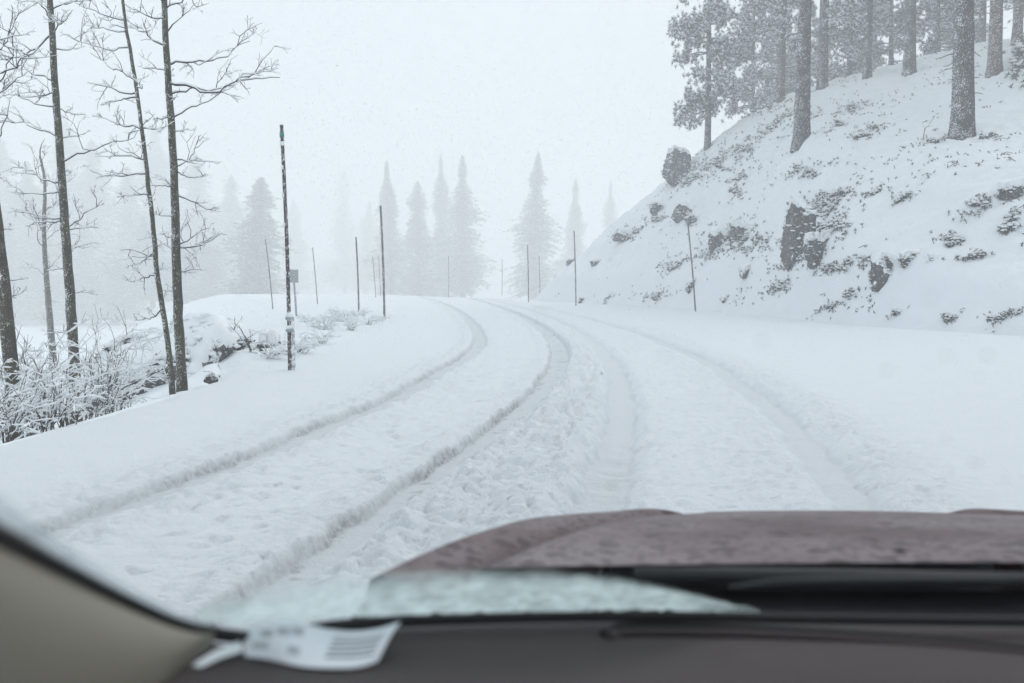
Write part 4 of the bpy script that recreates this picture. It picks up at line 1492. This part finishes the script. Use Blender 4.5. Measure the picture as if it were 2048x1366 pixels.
rows = [hood_row(y) for y in np.linspace(1.24, 2.12, 40)]
last = rows[-1]
for dy, dz in ((0.03, -0.006), (0.06, -0.022), (0.085, -0.05), (0.10, -0.09), (0.105, -0.13)):
    q = last.copy(); q[:, 1] += dy; q[:, 2] += dz; rows.append(q)
P = np.array(rows)
side = P[:, :1].copy(); sideR = P[:, -1:].copy()
fl1 = side + np.array([-0.012, 0, -0.006]); fl2 = side + np.array([-0.02, 0, -0.03]); fl3 = side + np.array([-0.024, 0, -0.09])
fr1 = sideR + np.array([0.012, 0, -0.006]); fr2 = sideR + np.array([0.02, 0, -0.03]); fr3 = sideR + np.array([0.024, 0, -0.09])
m = MB(); m.grid(np.concatenate([fl3, fl2, fl1, P, fr1, fr2, fr3], 1))
cbuild(m, 'hood', M['hood'])
# body below the hood
bodyL = np.concatenate([fl3 + [0.004, 0, 0.004], fl3 + [-0.03, 0, -0.12], fl3 * [1, 1, 0] + [-0.03, 0, 0.45]], 1)
bodyR = np.concatenate([fr3 + [-0.004, 0, 0.004], fr3 + [0.03, 0, -0.12], fr3 * [1, 1, 0] + [0.03, 0, 0.45]], 1)
m = MB(); m.grid(bodyL, True); cbuild(m, 'fender', M['paint'])
m = MB(); m.grid(bodyR); cbuild(m, 'fender', M['paint'])
PE = np.vstack([fl3[-1] + [-0.04, 0, 0.09], P[-1], fr3[-1] + [0.04, 0, 0.09]])
fr = np.array([PE + [0, 0.004, 0.004], PE + [0, 0.05, -0.1], PE * [1, 1, 0] + [0, 0.05, 0.42]])
m = MB(); m.grid(fr); cbuild(m, 'grille', M['black_trim'])
for sx in (0.05, 1.27):
    th = np.linspace(0, 2 * math.pi, 33)
    pr = [(0.0, 0.24), (0.0, 0.345), (0.03, 0.365), (0.17, 0.365), (0.20, 0.345), (0.20, 0.24)]
    G = np.array([[(sx - 0.1 + a, 1.72 + r * math.cos(t), 0.37 + r * math.sin(t)) for t in th] for a, r in pr])
    m = MB(); m.grid(G); wh = cbuild(m, 'wheel', M['rubber'])
    G = np.array([[(sx - 0.1 + a, 1.72 + r * math.cos(t), 0.37 + r * math.sin(t)) for t in th] for a, r in [(0.01, 0.242), (0.06, 0.20), (0.05, 0.08), (0.04, 0.001)]])
    m = MB(); m.grid(G); m.v = [v - CO for v in m.v]; m.build('rim', M['rim'], wh)

# windscreen base line and glass
gb = np.array([at(*q) for q in [(360, 1262, 0.80), (440, 1277, 0.845), (620, 1262, 0.93), (800, 1246, 0.99), (1200, 1236, 1.06), (1600, 1240, 1.09)]])
fgy = spline(np.r_[gb[:, 0], 1.10, 1.50, 1.64], np.r_[gb[:, 1], 1.08, 0.95, 0.82])
fgz = spline(np.r_[gb[:, 0], 1.10, 1.50, 1.64], np.r_[gb[:, 2], gb[-1, 2] - 0.004, gb[-3, 2], gb[1, 2]])
RAKE = 0.52


def glass(x, s):
    """Point of the glass above base point x, s metres up along it."""
    return np.array([x, float(fgy(x)) - s * 0.887, float(fgz(x)) + s * 0.887 * RAKE])


def onglass(px, py, lift=0.0):
    d = ray(px, py)
    lo, hi = 0.05, 2.0
    for _ in range(40):
        y = (lo + hi) / 2
        p = EYE + d * (y / d[1])
        inside = (p[2] - lift) < float(fgz(p[0])) + RAKE * (float(fgy(p[0])) - y)
        if inside: lo = y
        else: hi = y
    return EYE + d * (lo / d[1])


xs = np.linspace(-0.285, 1.60, 40)
ss = np.linspace(-0.02, 1.02, 24)
G = np.array([[glass(x, s) for x in xs] for s in ss])
mg = bpy.data.materials.new('clear_glass'); mg.use_nodes = True
nt = mg.node_tree; nt.nodes.clear()
t_ = nt.nodes.new('ShaderNodeBsdfTransparent'); t_.inputs['Color'].default_value = (0.955, 0.972, 0.972, 1)
o_ = nt.nodes.new('ShaderNodeOutputMaterial'); nt.links.new(t_.outputs[0], o_.inputs['Surface'])
m = MB(); m.grid(G + np.array([0, 0.0, 0.006])); cbuild(m, 'windscreen', mg)

# dashboard top
dx = np.linspace(-0.33, 1.62, 70)
rowsd = []
near_y = 0.50
for f in np.linspace(0, 1, 18):
    r_ = []
    for x in dx:
        yb, zb = float(fgy(x)) + 0.015, float(fgz(x)) - 0.008
        y = yb + (near_y - yb) * f
        z = zb + 0.062 * sstep(0.0, 1.0, f) - 0.012 * math.exp(-((f - 0.03) / 0.03) ** 2)
        r_.append((x, y, float(z)))
    rowsd.append(r_)
D = np.array(rowsd)
drop = np.array([D[-1] + [0, -0.03, -0.012], D[-1] + [0, -0.05, -0.05], D[-1] + [0, -0.04, -0.35]])
m = MB(); m.grid(np.concatenate([D, drop], 0), True)
dash = cbuild(m, 'dashboard', M['dash'])


def on_dash(px, py, lift=0.0):
    d = ray(px, py)
    lo, hi = 0.3, 1.6
    for _ in range(40):
        y = (lo + hi) / 2
        p = EYE + d * (y / d[1])
        yb, zb = float(fgy(p[0])) + 0.015, float(fgz(p[0])) - 0.008
        f = (y - yb) / (near_y - yb)
        z = zb + 0.062 * float(sstep(0, 1, f)) + lift
        if p[2] > z: lo = y
        else: hi = y
    return EYE + d * (lo / d[1])


# defroster slot: a dark trough with a hooked end
pts = np.array([on_dash(a, b, 0.0005) for a, b in [(1206, 1268), (1222, 1258), (1260, 1252), (1400, 1253), (1560, 1259), (1720, 1268), (1880, 1279), (2060, 1296)]])
tt = np.linspace(0, 1, len(pts)); T2 = np.linspace(0, 1, 60)
pp = np.stack([spline(tt, pts[:, i])(T2) for i in range(3)], -1)
m = MB(); m.tube(pp, np.full(60, 0.0042), 8); m.v = [v - CO for v in m.v]
m.build('defroster_slot', M['rubber'], dash)
# soft ridge behind the slot
pp2 = pp + np.array([0, -0.022, 0.0]); m = MB(); m.tube(pp2[4:], np.full(56, 0.006), 8); m.v = [v - CO for v in m.v]
m.build('dash_ridge', M['dash'], dash)

# black border of the glass and the wiper cowl
seal = MB(); seal.tube(np.array([glass(x, 0.004) + [0, 0.003, 0.0] for x in np.linspace(-0.27, 1.6, 60)]), np.full(60, 0.006), 8)
cbuild(seal, 'windscreen_seal', M['rubber'])
cow = []
for f in np.linspace(0, 1, 10):
    row = []
    for x in np.linspace(-0.18, 1.52, 50):
        p0 = np.array([x, float(fgy(x)) + 0.02, float(fgz(x)) - 0.03]); p1 = np.array([x, 1.36, zr_ - 0.065])
        q = p0 * (1 - f) + p1 * f; q[2] += 0.012 * math.sin(f * math.pi)
        row.append(q)
    cow.append(row)
fw = np.array(cow[-1]); cow.append(fw + [0, 0.01, -0.25]); cow.append(fw + [0, 0.01, -0.6])
m = MB(); m.grid(np.array(cow)); cbuild(m, 'wiper_cowl', M['black_trim'])
rb = MB(); rb.tube(np.array([at(a, b, y) for a, b, y in [(1270, 1150, 1.22), (1450, 1150, 1.225), (1700, 1153, 1.23), (2070, 1160, 1.23)]]), np.full(4, 0.010), 8)
cbuild(rb, 'hood_seal', M['black_trim'])
wp = MB(); wp.tube(np.array([onglass(a, b) + [0, .012, .012] for a, b in [(1465, 1207), (1560, 1196), (1700, 1193), (1850, 1192), (2080, 1192)]]), [0.003, 0.0045, 0.005, 0.005, 0.005], 8)
cbuild(wp, 'wiper', M['black_trim'])
nz = MB(); c = at(1800, 1126, 1.33) + np.array([0, 0, 0.010])
nz.add(ICO_S[0] * np.array([0.012, 0.016, 0.010]) + c, ICO_S[1]); cbuild(nz, 'washer_nozzle', M['rubber'])

# left pillar trim, its rubber edge, header and roof
A = np.array([at(*q) for q in [(-160, 1010, .36), (-20, 1076, .47), (120, 1149, .585), (250, 1213, .70), (340, 1252, .775), (400, 1270, .82), (446, 1279, .85)]])
B = np.array([at(*q) for q in [(-420, 1540, .30), (-180, 1500, .38), (40, 1460, .48), (230, 1420, .60), (320, 1375, .69), (372, 1330, .76), (425, 1292, .825)]])
t0 = np.linspace(0, 1, 7); t1 = np.linspace(0, 1, 30)
A = np.stack([spline(t0, A[:, i])(t1) for i in range(3)], -1); B = np.stack([spline(t0, B[:, i])(t1) for i in range(3)], -1)
S = []
for f in np.linspace(0, 1, 12):
    q = A * (1 - f) + B * f
    q[:, 0] += 0.018 * math.sin(f * math.pi) * (1 - t1 ** 3)
    q[:, 2] += 0.010 * math.sin(f * math.pi)
    S.append(q)
S = np.array(S)
back = np.array([B + [-0.05, 0.03, -0.05], B * 0.5 + A * 0.5 + [-0.09, 0.05, -0.03], A + [-0.04, 0.03, -0.005]])
m = MB(); m.grid(np.concatenate([S, back, S[:1]], 0)); cbuild(m, 'pillar_trim', M['pillar'])
m = MB(); m.tube(A + np.array([0.002, 0.002, 0.002]), np.full(30, 0.0052), 8); cbuild(m, 'pillar_seal', M['rubber'])
m = MB(); m.box((-0.36, -1.7, 1.66), (1.66, 0.06, 1.70)); rf = cbuild(m, 'roof', M['headliner'], smooth=False)  # roof out of view, added to shade the interior
for pr_ in ((1.56,),):
    q = np.array([glass(1.60, s) for s in np.linspace(0, 1.0, 12)]) + [0.03, 0, -0.01]
    m = MB(); m.tube(q, np.full(12, 0.045), 10); cbuild(m, 'pillar_trim', M['pillar'])
tag(car, 'maroon car with frosted hood, brown dashboard and beige pillar seen from inside', 'car')


# paper on the dashboard
def paper_mat():
    m, nt, b = mat('printed_paper')
    uv = nt.nodes.new('ShaderNodeAttribute'); uv.attribute_name = 'sheet'
    sx = nt.nodes.new('ShaderNodeSeparateXYZ'); nt.links.new(uv.outputs['Vector'], sx.inputs[0])

    def mth(op, a, b_=None, c=None):
        n = nt.nodes.new('ShaderNodeMath'); n.operation = op
        for i, v in enumerate((a, b_, c)):
            if v is None: continue
            if isinstance(v, bpy.types.NodeSocket): nt.links.new(v, n.inputs[i])
            else: n.inputs[i].default_value = v
        return n.outputs[0]
    u, v = sx.outputs[0], sx.outputs[1]

    def rect(x0, x1, y0, y1):
        return mth('MULTIPLY', mth('MULTIPLY', mth('GREATER_THAN', u, x0), mth('LESS_THAN', u, x1)), mth('MULTIPLY', mth('GREATER_THAN', v, y0), mth('LESS_THAN', v, y1)))
    ink = mth('MULTIPLY', rect(0.54, 0.90, 0.18, 0.74), mth('GREATER_THAN', mth('FRACT', mth('MULTIPLY', v, 8.0)), 0.55))
    for r_ in ((0.06, 0.17, 0.22, 0.36), (0.30, 0.38, 0.18, 0.34), (0.12, 0.20, 0.50, 0.74), (0.22, 0.30, 0.56, 0.80), (0.31, 0.38, 0.60, 0.86)):
        ink = mth('MAXIMUM', ink, mth('MULTIPLY', rect(*r_), 0.55))
    nt.links.new(mixc(nt, ink, (0.74, 0.76, 0.80), (0.12, 0.12, 0.14)), b.inputs['Base Color'])
    b.inputs['Roughness'].default_value = 0.8
    return m


def paper():
    top = [(478, 1262), (548, 1243), (620, 1250), (700, 1262), (760, 1256), (802, 1243)]
    bot = [(490, 1312), (545, 1320), (600, 1332), (660, 1336), (715, 1334), (756, 1322)]
    lt = [0.006, 0.028, 0.016, 0.006, 0.014, 0.030]
    lb_ = [0.004, 0.004, 0.003, 0.003, 0.003, 0.004]
    Pt = np.array([on_dash(a, b, 0.0) for a, b in top]); Pb = np.array([on_dash(a, b + 0, 0.0) for a, b in bot])
    # lift along the sight line's foot: nearer and higher
    Pt = np.array([on_dash(a, b, l) for (a, b), l in zip(top, lt)]); Pb = np.array([on_dash(a, b, l) for (a, b), l in zip(bot, lb_)])
    s0 = np.linspace(0, 1, 6); s1 = np.linspace(0, 1, 30)
    Ct = np.stack([spline(s0, Pt[:, i])(s1) for i in range(3)], -1); Cb = np.stack([spline(s0, Pb[:, i])(s1) for i in range(3)], -1)
    rows = np.array([Cb * (1 - f) + Ct * f + np.array([0, 0, 0.003 * math.sin(f * 3.1)]) for f in np.linspace(0, 1, 14)])
    pr = rows.mean((0, 1)); pr[2] = rows[..., 2].min()
    root = empty('paper_sheet', tuple(pr))
    m = MB(); m.grid(rows - pr); m.grid(rows - pr - np.array([0, 0, 0.0006]), True)
    me = m.mesh('sheet')
    at_ = me.attributes.new('sheet', 'FLOAT_VECTOR', 'POINT')
    uu = np.repeat(np.tile(s1[None], (14, 1))[None], 2, 0).ravel(); vv = np.repeat(np.tile(np.linspace(0, 1, 14)[:, None], (1, 30))[None], 2, 0).ravel()
    at_.data.foreach_set('vector', np.stack([uu, vv, uu * 0], -1).astype(np.float32).ravel())
    me.materials.append(paper_mat()); link('sheet', me, root)
    fl = np.array([[on_dash(a, b, l) for a, b, l in r] for r in ([(384, 1330, .003), (430, 1300, .006), (478, 1282, .012)], [(400, 1334, .004), (440, 1316, .005), (486, 1302, .008)])])
    m = MB(); m.grid(fl - pr); m.grid(fl - pr - np.array([0, 0, 0.0006]), True); m.build('folded_flap', M['band_white'], root)
    tag(root, 'curled white printed sheet of paper lying on the dashboard corner', 'paper')


paper()


# slush on the outside of the windscreen and a film painted as the reflection along the pillar
def slush_reflection_mat(name, col, alpha, scale):
    """Translucent layer of wet snow and painted reflection; an attribute thins it towards its edge."""
    m, nt, b = mat(name)
    nt.nodes.remove(b)
    n = noise_node(nt, scale, 4, 0.6)
    c = mixc(nt, n.outputs['Fac'], tuple(q * 0.62 for q in col), col)
    df = nt.nodes.new('ShaderNodeBsdfDiffuse'); tl = nt.nodes.new('ShaderNodeBsdfTranslucent'); tp = nt.nodes.new('ShaderNodeBsdfTransparent')
    nt.links.new(c, df.inputs['Color']); nt.links.new(c, tl.inputs['Color'])
    m1 = nt.nodes.new('ShaderNodeMixShader'); m1.inputs[0].default_value = 0.75
    nt.links.new(df.outputs[0], m1.inputs[1]); nt.links.new(tl.outputs[0], m1.inputs[2])
    a = nt.nodes.new('ShaderNodeAttribute'); a.attribute_name = 'cover'
    r = ramp(nt, n.outputs['Fac'], [(0.3, 0.55), (0.65, 1.0)])
    mu = nt.nodes.new('ShaderNodeMath'); mu.operation = 'MULTIPLY'; nt.links.new(a.outputs['Fac'], mu.inputs[0]); nt.links.new(r.outputs['Color'], mu.inputs[1])
    mv = nt.nodes.new('ShaderNodeMath'); mv.operation = 'MULTIPLY'; mv.use_clamp = True; nt.links.new(mu.outputs[0], mv.inputs[0]); mv.inputs[1].default_value = alpha
    m2 = nt.nodes.new('ShaderNodeMixShader')
    nt.links.new(mv.outputs[0], m2.inputs[0]); nt.links.new(tp.outputs[0], m2.inputs[1]); nt.links.new(m1.outputs[0], m2.inputs[2])
    nt.links.new(m2.outputs[0], nt.nodes['Material Output'].inputs['Surface'])
    return m


def strip(name, label, topl, botl, n, mt, thick, seed, cov):
    rs = np.random.default_rng(seed)
    tx = np.linspace(0, 1, n)
    T_ = np.stack([np.interp(tx, np.linspace(0, 1, len(topl)), [q[i] for q in topl]) for i in (0, 1)], -1)
    B_2 = np.stack([np.interp(tx, np.linspace(0, 1, len(botl)), [q[i] for q in botl]) for i in (0, 1)], -1)
    K = 16
    P = np.zeros((K, n, 3)); C = np.zeros((K, n))
    for k in range(K):
        f = k / (K - 1)
        for i in range(n):
            q = B_2[i] * (1 - f) + T_[i] * f
            p = onglass(q[0], q[1], 0.012)
            bl = float(billow(np.array([p[0] * 60]), np.array([f * 3.0]), 1.0, 3, seed)[0])
            p = p + np.array([0, 0.6, 0.8]) * thick * bl * math.sin(min(1, (1 - f) * 1.6) * math.pi / 2)
            P[k, i] = p; C[k, i] = cov(f, tx[i])
    m = MB(); m.grid(P)
    me = m.mesh(name); set_attr(me, 'cover', C)
    me.materials.append(mt)
    tag(link(name, me), label, 'slush', kind='stuff')


strip('windscreen_slush', 'pale slush with a greenish painted reflection along the base of the windscreen', [(395, 1215), (520, 1170), (650, 1140), (800, 1128), (950, 1130), (1100, 1135), (1230, 1150), (1350, 1175), (1450, 1202), (1520, 1228)],
      [(395, 1262), (500, 1262), (640, 1256), (800, 1244), (950, 1240), (1100, 1237), (1230, 1235), (1330, 1235), (1430, 1235), (1520, 1236)], 110,
      slush_reflection_mat('reflection_tinted_slush', (0.80, 0.935, 0.935), 1.0, 48), 0.012, 610, lambda f, t: float(1 - sstep(0.18 + 0.45 * min(1, t * 1.4), 1.0, f)) * float(1 - 0.75 * sstep(0.80, 1.0, t)))  # greenish reflection of the paper put into the slush colour
strip('edge_reflection_film', 'grey film painted as a reflection along the windscreen edge by the pillar', [(-40, 955), (60, 1035), (150, 1100), (250, 1165), (350, 1222), (440, 1250)],
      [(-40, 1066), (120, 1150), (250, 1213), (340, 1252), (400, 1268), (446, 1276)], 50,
      slush_reflection_mat('reflection_film', (0.46, 0.53, 0.57), 0.85, 14), 0.003, 611, lambda f, t: float(1 - 0.9 * sstep(0.75, 1.0, f)) * 0.8)  # grey reflection in the glass edge, painted as a translucent strip


def drops():
    rs = np.random.default_rng(620)
    m = MB()
    for _ in range(46):
        px = rs.uniform(60, 2000); py = rs.uniform(420, 1010)
        if rs.random() < 0.55:
            px = rs.uniform(1250, 2040); py = rs.uniform(640, 1010)
        p = onglass(px, py, 0.012)
        s = rs.uniform(0.0005, 0.0013)
        m.add(ICO_S[0] * np.array([s * rs.uniform(0.8, 1.5), s * 0.8, s * 0.7]) + p, ICO_S[1])
    mt, nt, b = mat('melt_drop')
    b.inputs['Base Color'].default_value = (0.45, 0.48, 0.5, 1); b.inputs['Roughness'].default_value = 0.3; b.inputs['Alpha'].default_value = 0.45
    tag(m.build('melt_drops', mt), 'scattered small drops of melted snow on the windscreen', 'water drops', kind='stuff')


drops()

# ------------------------------------------------------------------ haze of the snowfall
hz = MB(); hz.box((-915, -715, -10.4), (915, 1115, 52))
mh = bpy.data.materials.new('snowfall_haze'); mh.use_nodes = True
nt = mh.node_tree; nt.nodes.clear()
pv = nt.nodes.new('ShaderNodeVolumePrincipled')
pv.inputs['Color'].default_value = (0.992, 0.996, 0.999, 1)
pv.inputs['Density'].default_value = 0.0060
pv.inputs['Anisotropy'].default_value = 0.25
om = nt.nodes.new('ShaderNodeOutputMaterial'); nt.links.new(pv.outputs[0], om.inputs['Volume'])
tag(hz.build('haze', mh, smooth=False), 'white haze of thick snowfall filling the air', 'haze', kind='stuff')
